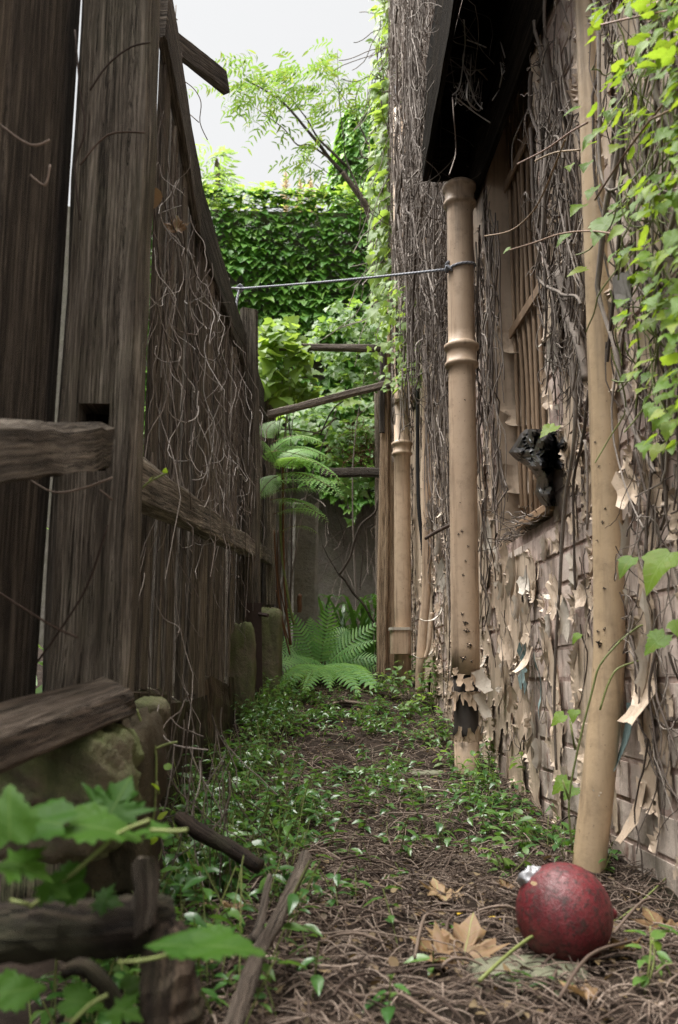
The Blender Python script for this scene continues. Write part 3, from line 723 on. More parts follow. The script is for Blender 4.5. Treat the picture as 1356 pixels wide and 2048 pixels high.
def far_pipes():
    Y = 5.35; a, b_ = atY(803, 560, Y), atY(806, 1345, Y); cl = line(b_, a); r = .050
    t = thing('drain_pipe', b_, 'thick tan drain pipe beside the timber post, boxed bracket near its foot', 'pipe', 'drain pipes on the brick wall')
    zc = atY(808, 898, Y).z
    lathe(MB(), cl, [(b_.z-.1, r), (b_.z+.4, r), (zc-.3, r)]+collar(zc, r, .075)+[(zc+.5, r), (a.z, r), (a.z+1.2, r)], 20).build('shaft', M['pipe'], t, True)
    p0, p1 = atY(800, 1258, Y-.06), atY(800, 1308, Y-.06)
    MB().board(p0, p1, (.055,0,0), (0,.045,0), 3, .001).build('bracket', M['pipe'], t)
    MB().board(p0+Vector((0,0,.008)), p0-Vector((0,0,.008)), (.064,0,0), (0,.052,0), 1, .001).build('bracket_cap', M['flakeback'], t)
    Y = 4.75; a, b_ = atY(853, 420, Y), atY(840, 1345, Y); m_ = atY(853, 1150, Y)
    t = thing('drain_pipe', b_, 'narrow tan pipe running up between the two thick drain pipes', 'pipe', 'drain pipes on the brick wall')
    MB().tube([a+Vector((0,0,.8)), a, a.lerp(m_, .5), m_, m_.lerp(b_, .5), b_, b_-Vector((0,0,.1))], .0245, 14).build('shaft', M['pipe'], t, True)
    t = thing('electric_cable', atY(846, 1100, 4.95), 'black cable hanging between the narrow pipe and thick far pipe', 'cable')
    b = MB(); b.tube([atY(x, y, 4.95) for x, y in ((838,640),(836,760),(835,860),(836,960),(838,1020),(843,1070),(847,1112))], .011, 8); b.build('sheath', M['cable'], t, True)
    b = MB(); b.tube([atY(x, y, 5.0) for x, y in ((833,820),(834,900),(832,990))], .014, 8, True, 0, .3); b.build('crumbling_lagging', M['skin'], t)
    b = MB(); b.tube([atY(x, y, 4.5) for x, y in ((864,1225),(862,1250),(858,1290),(850,1318))], .010, 8); o = b.build('pipe_stub', M['pipe'], None, True)
    rebase(o, atY(850, 1318, 4.5)); tag(o, 'short tan pipe stub with grey tip leaning at the wall foot', 'pipe')
far_pipes()

# ------------------------------------------------------------------ the paling fence along the left side
FDIR = Vector((FB, 1, 0)).normalized(); FN = Vector((1, -FB, 0)).normalized()      # along the fence, towards the alley
def interp_pts(pxs, off):
    P = [atF(x, y, off) for x, y in pxs]; ys = [p.y for p in P]; zs = [p.z for p in P]
    return lambda y: float(np.interp(y, ys, zs))
ztop = interp_pts([(335,-20),(352,130),(374,250),(397,370),(430,480),(465,600),(500,700),(530,800),(550,870)], 0.0)
zbot = interp_pts([(268,1388),(350,1392),(400,1368),(470,1338),(520,1220),(550,1190)], 0.0)
fence = thing('paling_fence', (FX(3), 3, .3), 'tall weathered paling fence with mortised posts and split rail along the alley', 'fence')
def fence_build():
    def paling(y0, y1, z0, z1, off=0.0, th=.008, mat='fence', lean=0.0, top=0.0):
        ym = (y0+y1)/2; w = (y1-y0)/2
        a = Vector((FX(ym, off), ym, z0)); c = Vector((FX(ym, off+lean), ym+random.uniform(-.006,.006)+top, z1))
        tw = FDIR + FN*random.uniform(-.12,.12)
        return MB().board(a, c, tw*w, FN*th, 9, .0035, 0, .012).build('paling', M[mat], fence)
    # near bay, dark wide palings left of the first post
    yr = atF(100, 700, -.05).y-.008
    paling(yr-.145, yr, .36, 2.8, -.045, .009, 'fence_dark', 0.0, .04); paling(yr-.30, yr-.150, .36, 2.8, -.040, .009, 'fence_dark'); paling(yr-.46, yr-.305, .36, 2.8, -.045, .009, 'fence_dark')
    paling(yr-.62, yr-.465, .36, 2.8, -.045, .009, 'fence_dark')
    y = 1.66; k = 0; ygap = atF(333, 900, 0).y; gd = False
    while y < 6.35:
        w = random.choice((.075,.09,.10,.11)) if y < 2.6 else random.choice((.06,.075,.09,.10))
        if not gd and y < ygap <= y+w+.006: y1 = ygap-.004; gap = .020; gd = True
        else: y1 = y+w; gap = random.choice((.002,.004,.007,.010,.016))
        if y1-y > .03:
            zt = ztop((y+y1)/2); zt = min(zt, 3.0)
            paling(y, y1, zbot((y+y1)/2)+random.uniform(-.07,.03), zt+random.uniform(-.07,-.03), (.011 if k % 2 else -.012)+random.uniform(-.004,.004))
        y = y1+gap; k += 1
    # first post with its mortise
    y1p = 1.50; xl, xr = atY(88, 1200, y1p).x, atY(258, 1200, y1p).x; xc, hw = (xl+xr)/2, (xr-xl)/2
    m = MB().board((xc, y1p+.045, .30), (xc, y1p+.045, 3.0), (hw,0,0), (0,.042,0), 26, .0028).mesh('post', M['post'])
    a, b_ = atY(148, 940, y1p), atY(218, 806, y1p)
    cb = MB().board(((a.x+b_.x)/2, y1p+.04, a.z), ((a.x+b_.x)/2, y1p+.04, b_.z), ((b_.x-a.x)/2,0,0), (0,.2,0), 3, .001).mesh('cut', M['post'])
    po = bpy.data.objects.new('post', m); co = bpy.data.objects.new('cut', cb); COL.objects.link(po); COL.objects.link(co)
    md = po.modifiers.new('cut', 'BOOLEAN'); md.object = co; md.operation = 'DIFFERENCE'; md.solver = 'EXACT'
    dg = bpy.context.evaluated_depsgraph_get(); me = bpy.data.meshes.new_from_object(po.evaluated_get(dg)); bpy.data.objects.remove(po); bpy.data.objects.remove(co)
    link('post', me, fence)
    MB().board(((a.x+b_.x)/2, y1p+.075, a.z-.03), ((a.x+b_.x)/2, y1p+.075, b_.z+.03), (.05,0,0), (0,.006,0), 2, .001).build('tenon', M['charred'], fence)
    # second post and its iron strap
    y2 = 4.49; p0, p1 = atY(503, 1240, y2), atY(499, 622, y2)
    MB().board(p0, p1, (.045,0,0), (0,.05,0), 12, .003, 0, .012).build('post', M['post'], fence)
    p0, p1 = atY(509, 1400, y2-.06), atY(507, 1206, y2-.06)
    MB().board(p0, p1, (.040,0,0), (0,.006,0), 3, .001).build('iron_strap', M['rust'], fence)
    MB().tube([atY(518, 1228, y2-.065), atY(536, 1231, y2-.09)], .011, 6).build('bolt', M['rust'], fence)
    p = atF(538, 1130, .06); q = atF(541, 800, .06); MB().board(Vector((q.x,q.y,p.z-.4)), q, FDIR*.04, FN*.03, 8, .003).build('post', M['post'], fence)
    # rails
    def rail(A, B, h, t, segs, rough, mat='fence'):
        MB().board(A, B, (0,0,h), FN*t, segs, rough, 0, .02).build('rail', M[mat], fence)
    rail(atF(255, 955, .075), atF(512, 1103, .075), .044, .026, 16, .005)
    rail(atF(505, 1096, .070), atF(558, 1128, .070), .042, .024, 6, .004)
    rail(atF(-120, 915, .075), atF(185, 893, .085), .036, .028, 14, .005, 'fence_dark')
    # board along the top, and one piece broken loose hanging over the alley
    tp = [(330,-30),(352,140),(374,262),(397,382),(430,492),(465,612),(500,712),(528,802)]
    for (a0, b0) in ((0,3),(3,5),(5,7)):
        A = atF(tp[a0][0], tp[a0][1]-14, .022); B = atF(tp[b0][0], tp[b0][1]-14, .022)
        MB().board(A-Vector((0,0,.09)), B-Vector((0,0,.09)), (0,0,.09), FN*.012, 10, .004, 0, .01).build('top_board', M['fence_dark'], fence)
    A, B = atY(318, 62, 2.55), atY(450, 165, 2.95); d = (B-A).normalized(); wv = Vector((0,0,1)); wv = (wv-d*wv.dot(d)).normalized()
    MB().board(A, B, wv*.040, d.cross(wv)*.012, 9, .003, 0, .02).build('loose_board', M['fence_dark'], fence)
fence_build()

def blob_stone(c, s, seed, mat, name='stone', parent=None, boxy=3.5, n=(22, 14), rough=.12):
    """a rough stone: superellipsoid with noise"""
    V = []; nu, nv = n
    for i in range(nv+1):
        ph = -math.pi/2+math.pi*i/nv
        for j in range(nu):
            th = 2*math.pi*j/nu; d = Vector((math.cos(ph)*math.cos(th), math.cos(ph)*math.sin(th), math.sin(ph)))
            k = (abs(d.x)**boxy+abs(d.y)**boxy+abs(d.z)**boxy)**(-1/boxy)
            q = d*k; nz_ = float(fbm(q.x*2.1+seed*3.7+q.z*1.3, q.y*2.1+q.z*1.7-seed, seed, 4))-.5; n2 = float(fbm(q.x*7+seed+q.z*5, q.y*7+q.z*6, seed+5, 4))-.5
            q = q*(1+rough*2*nz_+rough*n2); V.append(Vector(c)+Vector((q.x*s[0], q.y*s[1], q.z*s[2])))
    Fq = [(i*nu+j, i*nu+(j+1) % nu, (i+1)*nu+(j+1) % nu, (i+1)*nu+j) for i in range(nv) for j in range(nu)]
    return link(name, fast_mesh(name, np.array([tuple(v) for v in V]), np.array(Fq), mat, True), parent)
def stone_base():
    t = thing('stone_plinth', (FX(3), 3, .1), 'low rough slab plinth carrying the paling fence, mossy at the far post', 'stone wall')
    y = 1.62; k = 0
    while y < 4.25:
        L = random.uniform(.30, .55); z1 = zbot(y+L/2)+random.uniform(-.01,.03); z0 = float(np.interp(y+L/2, GY, GZ))-.08; xx = FX(y+L/2, -.012)+random.uniform(-.012,.012); z1 -= .02
        MB().board((xx-.02, y+L/2, z0), (xx-.03, y+L/2+random.uniform(-.01,.01), z1), FDIR*(L*.495)+FN*random.uniform(-.01,.01), FN*.075, 9, .009, 0, .015).build('slab', M['plinth'], t); y += L; k += 1
    for (xa, xb, ya, yb, Y) in ((484,508,1245,1460,4.32), (524,560,1216,1400,4.85), (530,562,1218,1400,5.4)):
        a, b_ = atY(xa, ya, Y), atY(xb, yb, Y)
        blob_stone((b_.x-.075, Y+.14, (a.z+b_.z)/2-.02), (.075, .16, (a.z-b_.z)/2+.02), k+30, M['stone'], 'stone', t, 8, (56, 40), .10); k += 1
    c = atY(120, 1575, 1.32); o = blob_stone(c, (.100, .13, .085), 77, M['stone'], 'boulder', None, 4.2, (72, 48), .22); rebase(o, c-Vector((0,0,.09)))
    tag(o, 'green mossy boulder under the fallen beam', 'stone')
    c = atY(250, 1600, 1.5); o = blob_stone(c, (.05, .12, .13), 51, M['darkstone'], 'boulder', None, 6, (60, 40), .2); rebase(o, c-Vector((0,0,.12))); tag(o, 'dark narrow stone beside the mossy boulder', 'stone')
    c = atY(300, 1425, 1.72); o = blob_stone(c, (.035, .05, .028), 91, M['stone'], 'boulder', None, 2.6, (26, 16), .2); rebase(o, c-Vector((0,0,.04))); tag(o, 'small pale stone wedged under the palings by the beam end', 'stone')
stone_base()
def fallen_beam():
    ends = []
    far = [(205,1352,1.46),(262,1376,1.34),(276,1428,1.34),(220,1436,1.46)]; near = [(-60,1412,1.02),(-60,1492,.92),(-60,1572,.92),(-60,1580,1.02)]
    Fp = [atY(*q) for q in far]; Np = [atY(*q) for q in near]; rings = []
    for i in range(13):
        t = i/12; ring = []
        cs = [Np[k].lerp(Fp[k], t) for k in range(4)]; mid = sum(cs, Vector((0,0,0)))/4
        for k in range(4):
            for f in (0, .12, .45, .88):
                p = cs[k].lerp(cs[(k+1) % 4], f)
                j = .0010 if 0 < i < 12 else .003
                p = p+Vector((random.uniform(-j,j), random.uniform(-j,j), random.uniform(-j,j)))
                if f in (0,): p = p.lerp(mid, .07)
                if i == 12: p += (Fp[0]-Np[0]).normalized()*random.uniform(-.015,.012)
                ring.append(p)
        rings.append(ring)
    o = MB().loft(rings).build('fallen_beam', M['beam']); rebase(o, sum(Np+Fp, Vector((0,0,0)))/8-Vector((0,0,.03)))
    tag(o, 'heavy weathered beam lying across the mossy stone by the fence', 'beam')
fallen_beam()

# ------------------------------------------------------------------ neighbour's yard seen through the fence gaps
def yard():
    t = thing('neighbour_house', (-4.2, 3.5, .1), 'pale grey rendered house beyond the fence, glimpsed through its gaps', 'house')
    MB().board((-4.3, 3.2, .0), (-4.3, 3.2, 9.0), (0,3.6,0), (.12,0,0), 1, 0).build('wall', M['render'], t)
    MB().board((-4.2, 3.2, 9.04), (-4.2, 3.2, 9.15), (0,3.8,0), (.35,0,0), 1, 0).build('roof_edge', M['greybeam'], t)
    o = MB().board((-2.4, 3, .06), (-2.4, 3, .20), (0,3.5,0), (1.2,0,0), 1, 0).build('paving', M['paving']); tag(o, 'pale paving of the yard behind the fence', 'paving', kind='structure')
    N = 60; b = thing('yard_plant', (-1.0, 2.0, .2), 'green leafy plant behind the gap beside the near post', 'plant')
    P = np.stack([rng.uniform(-1.4,-.75,N), rng.uniform(1.9,3.4,N), rng.uniform(.35,1.0,N)], 1)
    scatter('leaves', T_OV, P, frames(rng.normal(0,.4,(N,3))+[.3,-.4,.8], rng.normal(0,.5,(N,3))+[.3,-.4,-.3]), rng.uniform(.10,.2,N), M['weed'], b)
yard()

# ------------------------------------------------------------------ far end: ivy wall, tower, timber frame
def ivy_wall():
    Y = 9.0; zt = atY(580, 408, Y).z; t = thing('ivy_wall', (0, Y+.2, .6), 'high dark concrete wall closing the alley, thickly clad in ivy', 'wall')
    MB().board((-.2, Y+.16, .3), (-.2, Y+.16, zt-.08), (3.4,0,0), (0,.14,0), 6, .0).build('wall_body', M['concrete'], t)
    N = 11500; x = rng.uniform(-1.7, 1.7, N); z = rng.uniform(1.9, zt+.06, N); zlow = np.interp(x, [-1.6,.2,.55,1.3], [2.5, 2.35, 2.05, 2.3])
    sz_iv = rng.uniform(.07,.16,N); keep = (z > zlow) & ((z > zlow+.9) | (rng.random(N) < .75)) & (fbm(x*2.2, z*2.2, 40, 3) > .30); x, z = x[keep], z[keep]; N = len(x)
    thick = .05+.14*fbm(x*1.5, z*1.7, 44, 3)+.06*((z*6.5+fbm(x*1.2, z*.8, 41, 2)*3) % 1.0)
    P = np.stack([x, Y-thick-rng.random(N)*.05, z], 1)
    nr = np.stack([rng.normal(0,.28,N), -np.ones(N)*.65, .85+rng.normal(0,.25,N)], 1); tp = np.stack([rng.normal(0,.35,N), -.45+rng.normal(0,.15,N), -1+rng.normal(0,.15,N)], 1)
    top = z > zt-.18; nr[top,2] += .8; tp[top] += rng.normal(0,.6,(top.sum(),3))
    vis = np.abs(P[:,0]-atY(580,560,Y).x) + np.abs(P[:,2]-atY(580,560,Y).z)*.8
    scatter('ivy_leaves', T_IVY, P, frames(nr, tp), rng.choice([.05,.075,.09,.10,.125],N)*rng.uniform(.9,1.15,N), M['ivy'], t, 280, 'leaf', vis)
    # paler young leaves over the coping
    N = 420; x = rng.uniform(-1.6,1.3,N); P = np.stack([x, Y+rng.uniform(-.22,.15,N), zt+rng.normal(.0,.07,N)+.10*fbm(x*2.5,x*0,45,3)], 1)
    scatter('young_leaves', T_IVY, P, frames(rng.normal(0,.35,(N,3))+[0,-.3,.9], rng.normal(0,.6,(N,3))+[0,-.5,-.3]), rng.uniform(.07,.13,N), M['lime'], t)
    S = np.stack([rng.uniform(-.6,1.1,160), np.full(160,Y-.03), rng.uniform(1.8,3.0,160)], 1)
    Pw = walk(S, np.tile([0,0,-1.],(160,1))+rng.normal(0,.3,(160,3))*[1,.1,1], rng.uniform(.3,1.1,160), 9, .18, (0,0,-.05)); Pw[:,:,1] = np.minimum(Pw[:,:,1], Y-.02)
    V, Q = tubes_np(Pw, np.full((160,9),.0035)); o = link('hanging_stems', fast_mesh('hanging_stems', V, Q, M['stem']), t); o['kind'] = 'stuff'
ivy_wall()
def ivy_tower():
    Y = 10.6; a, b_ = atY(665, 235, Y), atY(800, 420, Y); t = thing('ivy_chimney', ((a.x+b_.x)/2, Y+.3, .6), 'tall chimney stack smothered in dark ivy behind the wall', 'chimney')
    MB().board(((a.x+b_.x)/2+.1, Y+.4, .6), ((a.x+b_.x)/2+.1, Y+.4, a.z-.1), ((b_.x-a.x)/2,0,0), (0,.35,0), 4, 0).build('stack', M['concrete'], t)
    N = 1500; z = rng.uniform(b_.z-.5, a.z+.15, N); r = .5+.5*np.clip((a.z+.25-z)/.9, 0, 1); xc = (a.x+b_.x)/2+.06
    th = rng.uniform(math.pi, 2*math.pi, N); rr = ((b_.x-a.x)/2+.08)*r*(.85+.3*fbm(th*3, z*2, 50, 3))
    P = np.stack([xc+np.cos(th)*rr, Y+.1+np.sin(th)*.35*r, z], 1); out = np.stack([np.cos(th), np.sin(th), np.zeros(N)], 1)
    scatter('ivy_leaves', T_IVY, P, frames(out+rng.normal(0,.25,(N,3))+[0,0,.7], rng.normal(0,.3,(N,3))+out*.3+[0,0,-1]), rng.uniform(.10,.17,N), M['ivy'], t)
ivy_tower()
def timber_frame():
    t = thing('timber_frame', atY(773, 1340, 5.85), 'leaning timber post with three old beams spanning the alley end', 'timber frame')
    Y = 5.85
    MB().board(atY(762, 1350, Y), atY(771, 690, Y), (.030,0,0), (0,.03,0), 14, .003, 0, .01).build('post', M['tanpost'], t)
    MB().board(atY(780, 1345, Y+.05), atY(787, 540, Y+.05), (.036,0,0), (0,.03,0), 14, .004).build('post', M['tanpost'], t)
    MB().board(atY(764, 865, Y-.045), atY(766, 700, Y-.045), (.018,0,0), (0,.012,0), 4, .002).build('batten', M['greybeam'], t)
    def beam(p, q, Y0, Y1, h, d=.03):
        A, B = atY(*p, Y0), atY(*q, Y1); MB().board(A, B, (0,0,h), (0,d,0), 9, .003, 0, .008).build('beam', M['greybeam'], t)
    beam((560,694),(772,697),6.05,5.95,.019); beam((536,829),(800,762),5.7,5.75,.022); beam((640,945),(764,945),6.05,5.95,.029)
    p = atY(540, 1000, 6.1); MB().board(atY(541,1210,6.1), atY(541,805,6.1), (.035,0,0), (0,.035,0), 8, .003).build('post', M['fence'], t)
    a, b_ = atY(583, 1005, 6.5), atY(636, 1230, 6.5)
    o = MB().board(((a.x+b_.x)/2-.0, 6.55, .4), ((a.x+b_.x)/2, 6.55, a.z), ((b_.x-a.x)/2,0,0), (0,.1,0), 14, .006, 0, .02).build('stone_pillar', M['pillar'], None)
    rebase(o, ((a.x+b_.x)/2, 6.55, .5)); tag(o, 'pale lichened stone gatepost with rusty streaks behind the tree fern', 'gatepost')
timber_frame()

# ------------------------------------------------------------------ dead creeper on the house wall
def dead_creeper():
    sets = []; hood_z = atY(852, 360, 3.40).z
    def add(n, y0, y1, z0, z1, xa, xb, l0, l1, wander, r0, r1, K=14, zmin=0.0):
        y = rng.uniform(y0, y1, n); z = rng.uniform(z0, z1, n); x = rng.uniform(xa, xb, n)
        dens = fbm(y*6, z*.7, 66, 3); keep = dens > np.quantile(dens, .25); x, y, z = x[keep], y[keep], z[keep]; n = len(x)
        d = np.stack([rng.normal(0,.05,n), rng.normal(0,.16,n), np.full(n,-1.)], 1); L = rng.uniform(l0, l1, n)
        P = walk(np.stack([x,y,z],1), d, L, K, wander, (0,0,-.03))
        yy = P[:,:,1]; yy = np.where(yy < y0, 2*y0-yy, yy); yy = np.where(yy > y1, 2*y1-yy, yy); P[:,:,1] = yy
        lo = np.maximum(xa, np.interp(yy, [0,4.8,6.15], [xa, xa, .655])); P[:,:,0] = np.clip(P[:,:,0], lo, WX-.006)
        P[:,:,2] = np.maximum(P[:,:,2], np.maximum(zmin+rng.uniform(-.08,.08,(n,1)), gz(P[:,:,0], P[:,:,1])+.004))
        inh = (P[:,:,1] > 1.5) & (P[:,:,1] < 3.4) & (xa > .5); P[:,:,2] = np.where(inh, np.minimum(P[:,:,2], hood_z-.02), P[:,:,2])
        sets.append((P, rng.uniform(r0, r1, (n,1))*np.linspace(1.1,.7,K)[None]))
    add(60, 3.60, 6.1, 2.8, 5.5, .58, .68, .8, 2.0, .13, .006, .012, K=22, zmin=1.7); add(14, 2.03, 2.38, 1.9, 2.4, .68, .70, .5, 1.0, .10, .004, .008, K=22, zmin=1.0); add(22, 1.2, 1.9, 1.5, 2.4, .68, .70, .5, 1.2, .10, .003, .007, K=22, zmin=.5)
    add(820, 3.60, 6.1, 2.6, 5.5, .60, .71, .5, 1.4, .10, .002, .0055, zmin=1.9)   # thick mat high up beyond the hood
    add(1700, 3.60, 6.1, 2.0, 5.4, .56, .70, .15, .5, .40, .0015, .003, zmin=1.8)    # its tangle
    add(200, 3.45, 4.5, 1.6, 2.9, .655, .72, .4, 1.0, .10, .0015, .0045, zmin=1.2)
    add(150, 3.40, 4.2, .9, 2.2, .69, .722, .3, .8, .14, .0012, .0035)
    add(90, 4.0, 6.0, .9, 2.2, .70, .722, .3, .8, .15, .0012, .003)
    add(70, 2.99, 3.19, 1.2, 2.3, .69, .722, .15, .8, .11, .0012, .004, zmin=.95)   # beside the soil pipe
    add(50, 3.21, 3.40, .9, 2.2, .695, .722, .15, .7, .11, .0012, .004, zmin=.5)
    add(130, 2.02, 2.40, 1.5, 2.3, .69, .722, .15, .8, .12, .0012, .0036, zmin=1.15) # between window and slim pipe
    add(45, 2.05, 2.40, 1.0, 1.7, .695, .722, .2, .5, .14, .001, .0026, zmin=.9)
    add(150, 1.20, 1.90, 1.0, 2.4, .69, .722, .15, .9, .13, .001, .0036, zmin=.75)  # beyond the slim pipe
    add(110, 1.20, 1.90, .3, 1.0, .695, .722, .15, .5, .2, .001, .0028)
    add(120, 2.02, 2.45, 1.2, 2.3, .66, .71, .1, .35, .35, .0008, .002, zmin=1.1); add(140, 1.2, 1.9, .6, 2.3, .66, .71, .1, .35, .35, .0008, .002, zmin=.4); add(80, 3.42, 4.6, .8, 2.2, .66, .71, .1, .35, .35, .001, .002)
    add(60, 3.41, 3.5, 2.4, 3.2, .47, .70, .3, .9, .2, .0012, .003, zmin=hood_z-.3); add(110, 2.5, 3.5, 2.9, 3.4, .44, .465, .4, .9, .16, .0012, .0025, zmin=hood_z-.2)
    add(45, 2.0, 3.2, .25, .85, .698, .722, .08, .35, .22, .0008, .002)             # few over the bare brick
    Vs, Qs, b = [], [], 0
    for P, R_ in sets:
        V, Q = tubes_np(P, R_, 4); Vs.append(V); Qs.append(Q+b); b += len(V)
    o = link('dead_creeper', fast_mesh('dead_creeper', np.concatenate(Vs), np.concatenate(Qs), M['stem'], True)); rebase(o, (WX-.05, 4.5, .3))
    tag(o, 'matted grey brown dead creeper stems clinging to the house wall', 'creeper', kind='stuff')
    # a few stout stems one can follow
    t = thing('hanging_creeper', atX(1120, 1300, .70), 'stout dark creeper stems hanging over bare brick between the window and slim pipe', 'creeper')
    for pts, r in (([(1140,480),(1128,600),(1143,700),(1150,800),(1145,900),(1128,1000),(1122,1100),(1118,1190)], .006), ([(1180,780),(1165,880),(1148,960),(1148,1060),(1150,1150),(1152,1180)], .004),
                   ([(1170,880),(1176,960),(1177,1060)], .003), ([(1120,540),(1135,620),(1160,700),(1170,760)], .012), ([(1118,1190),(1112,1300),(1110,1420),(1113,1540)], .004), ([(1270,900),(1290,980),(1305,1040),(1300,1130)], .003), ([(1330,760),(1325,900),(1330,1010),(1320,1060)], .004)):
        MB().tube([atX(x+random.uniform(-3,3), y, .695) for x, y in pts], [r*(1.1-.35*i/len(pts)) for i in range(len(pts))], 6, True, 0, .12).build('stem', M['stem'], t, True)
    t = thing('cobwebbed_twigs', atX(1060, 200, .55), 'pale cobwebbed twigs dangling inside the dark hood', 'twigs')
    b_all = [[(928,40),(930,90),(925,125),(936,160),(950,200),(965,218)],[(934,80),(955,88),(972,95)],[(925,125),(940,150),(955,140),(975,160)],[(936,165),(935,200),(958,222),(964,205)],[(1000,120),(1004,150),(1000,178),(1020,184),(1035,186)],[(1004,150),(1020,130),(1040,120),(1070,120)],[(1000,178),(985,200)],[(905,195),(908,240),(912,300),(905,330),(898,350)],[(912,195),(950,225),(980,245)],[(1058,210),(1040,250),(1025,290),(1025,340)],[(930,90),(920,170),(905,190)],[(1010,115),(1000,70),(1020,50)]]
    for q in b_all:
        MB().tube([atY(x, y, 2.75+.1*math.sin(x)) for x, y in q], .0024, 5).build('twig', M['pale'], t, True)
    for (xa, ya, xb, yb) in ((905,165,930,215),(926,90,950,200),(930,150,965,222),(1000,112,1030,165),(1003,120,1045,130)):
        b = MB()
        for k in range(16):
            p = atY(xa+random.uniform(0,1)*(xb-xa), ya+random.uniform(0,1)*(yb-ya), 2.75+random.uniform(-.04,.04)); q = atY(xa+random.uniform(0,1)*(xb-xa), ya+random.uniform(0,1)*(yb-ya), 2.75+random.uniform(-.04,.04))
            b.tube([p, p.lerp(q,.5)-Vector((0,0,.01)), q], .0005, 3, False)
        b.build('cobweb', M['pale'], t)['kind'] = 'stuff'
dead_creeper()

# ------------------------------------------------------------------ leafy vine over the near wall (upper right)
def near_vine():
    t = thing('climbing_vine', atX(1320, 600, .68), 'leafy bright green vine spilling over the near wall at upper right', 'vine')
    poly = [(0,1185),(130,1180),(300,1175),(400,1200),(560,1235),(700,1245),(850,1265),(910,1300)]   # y -> left limit
    P, nr, tp, sz = [], [], [], []
    while len(P) < 640:
        y = random.uniform(-60, 905); x = random.uniform(1175, 1430); lim = np.interp(y, [a for a, _ in poly], [b for _, b in poly])
        if x < lim or random.random() > .22+.78*min(1, (x-lim)/110): continue
        if float(vnoise(x/55, y/55, 61)) < .28: continue
        X = random.uniform(.53, .66); P.append(atX(x, y, X)); s = random.uniform(.018,.036)
        sz.append(s); nr.append((-.55+random.gauss(0,.3), -.25+random.gauss(0,.35), .8+random.gauss(0,.25))); tp.append((-.7+random.gauss(0,.3), -.25+random.gauss(0,.45), -.55+random.gauss(0,.3)))
    # leaves one can name singly along the shoots
    for x, y, s in ((1228,430,.085),(1165,410,.05),(1140,468,.045),(1020,496,.028),(1140,330,.03),(1172,538,.045),(1176,325,.04),(1158,215,.04),(1190,375,.04),(1110,852,.05),(1340,1105,.085),(1265,1115,.05),(1135,1560,.05),(1128,1430,.04),(1160,1268,.03),(1330,1270,.05),(1352,1240,.04),(1150,1420,.035),(1148,1575,.04)):
        P.append(atX(x, y, .64)); sz.append(s); nr.append((-.5+random.gauss(0,.2), -.55, .7)); tp.append((-.6, -.2+random.gauss(0,.4), -.5))
    P = np.array([tuple(p) for p in P]); order = -P[:,1]*0 + np.where(np.arange(len(P)) >= 640, -1, P[:,1])
    scatter('leaves', T_VINE, P, frames(np.array(nr), np.array(tp)), np.array(sz), M['vine'], t, 300, 'leaf', order)
    sh = [[(1380,165),(1330,205),(1270,280),(1225,345),(1190,400)], [(1130,280),(1110,330),(1085,390),(1060,430),(1020,462),(970,472)], [(1240,470),(1180,462),(1120,468),(1070,485),(1020,500)], [(1175,245),(1140,265),(1090,300),(1035,328)], [(1380,15),(1290,30),(1200,50)], [(1380,190),(1350,215),(1300,240)], [(1160,300),(1110,305),(1070,322)]]
    for k, q in enumerate(sh): MB().tube([atX(x, y, .60 if k != 1 else .58) for x, y in q], .0022, 6).build('shoot', M['shoot'], t, True)
    n = 60; S = np.array([tuple(atX(random.uniform(1215,1400), random.uniform(-80,700), random.uniform(.62,.69))) for _ in range(n)])
    Pw = walk(S, np.tile([0,0,-1.],(n,1))+rng.normal(0,.2,(n,3)), rng.uniform(.1,.3,n), 12, .14); Pw[:,:,0] = np.clip(Pw[:,:,0], .6, .70); V, Q = tubes_np(Pw, np.full((n,12),.0016), 5)
    link('trailing_stems', fast_mesh('trailing_stems', V, Q, M['green_stem'], True), t)['kind'] = 'stuff'
    t2 = thing('climbing_vine', atX(1150, 1600, .66), 'thin green vine winding up past the slim pipe', 'vine')
    for q in ([(1145,1700),(1138,1600),(1160,1480),(1185,1380),(1200,1330),(1240,1282)], [(1240,1282),(1265,1262),(1290,1250),(1330,1270)], [(1200,1420),(1220,1360),(1250,1330),(1356,1305)], [(1138,1600),(1125,1560)], [(1150,1500),(1140,1440)]):
        MB().tube([atY(x, y, 1.86) for x, y in q], .0022, 6).build('stem', M['green_stem'], t2, True)
    o = MB(); a = atX(1240, 580, .63)
    for k in range(3): o.quad(*[a+Vector((random.uniform(-.01,.01), dy+random.uniform(-.01,.01), dz+random.uniform(-.01,.01))) for dy, dz in ((-.03,-.03),(.035,-.02),(.03,.035),(-.02,.03))])
    ob = o.build('cobweb', M['web']); rebase(ob, a); tag(ob, 'dusty grey cobweb clump beside the slim pipe', 'cobweb')
near_vine()

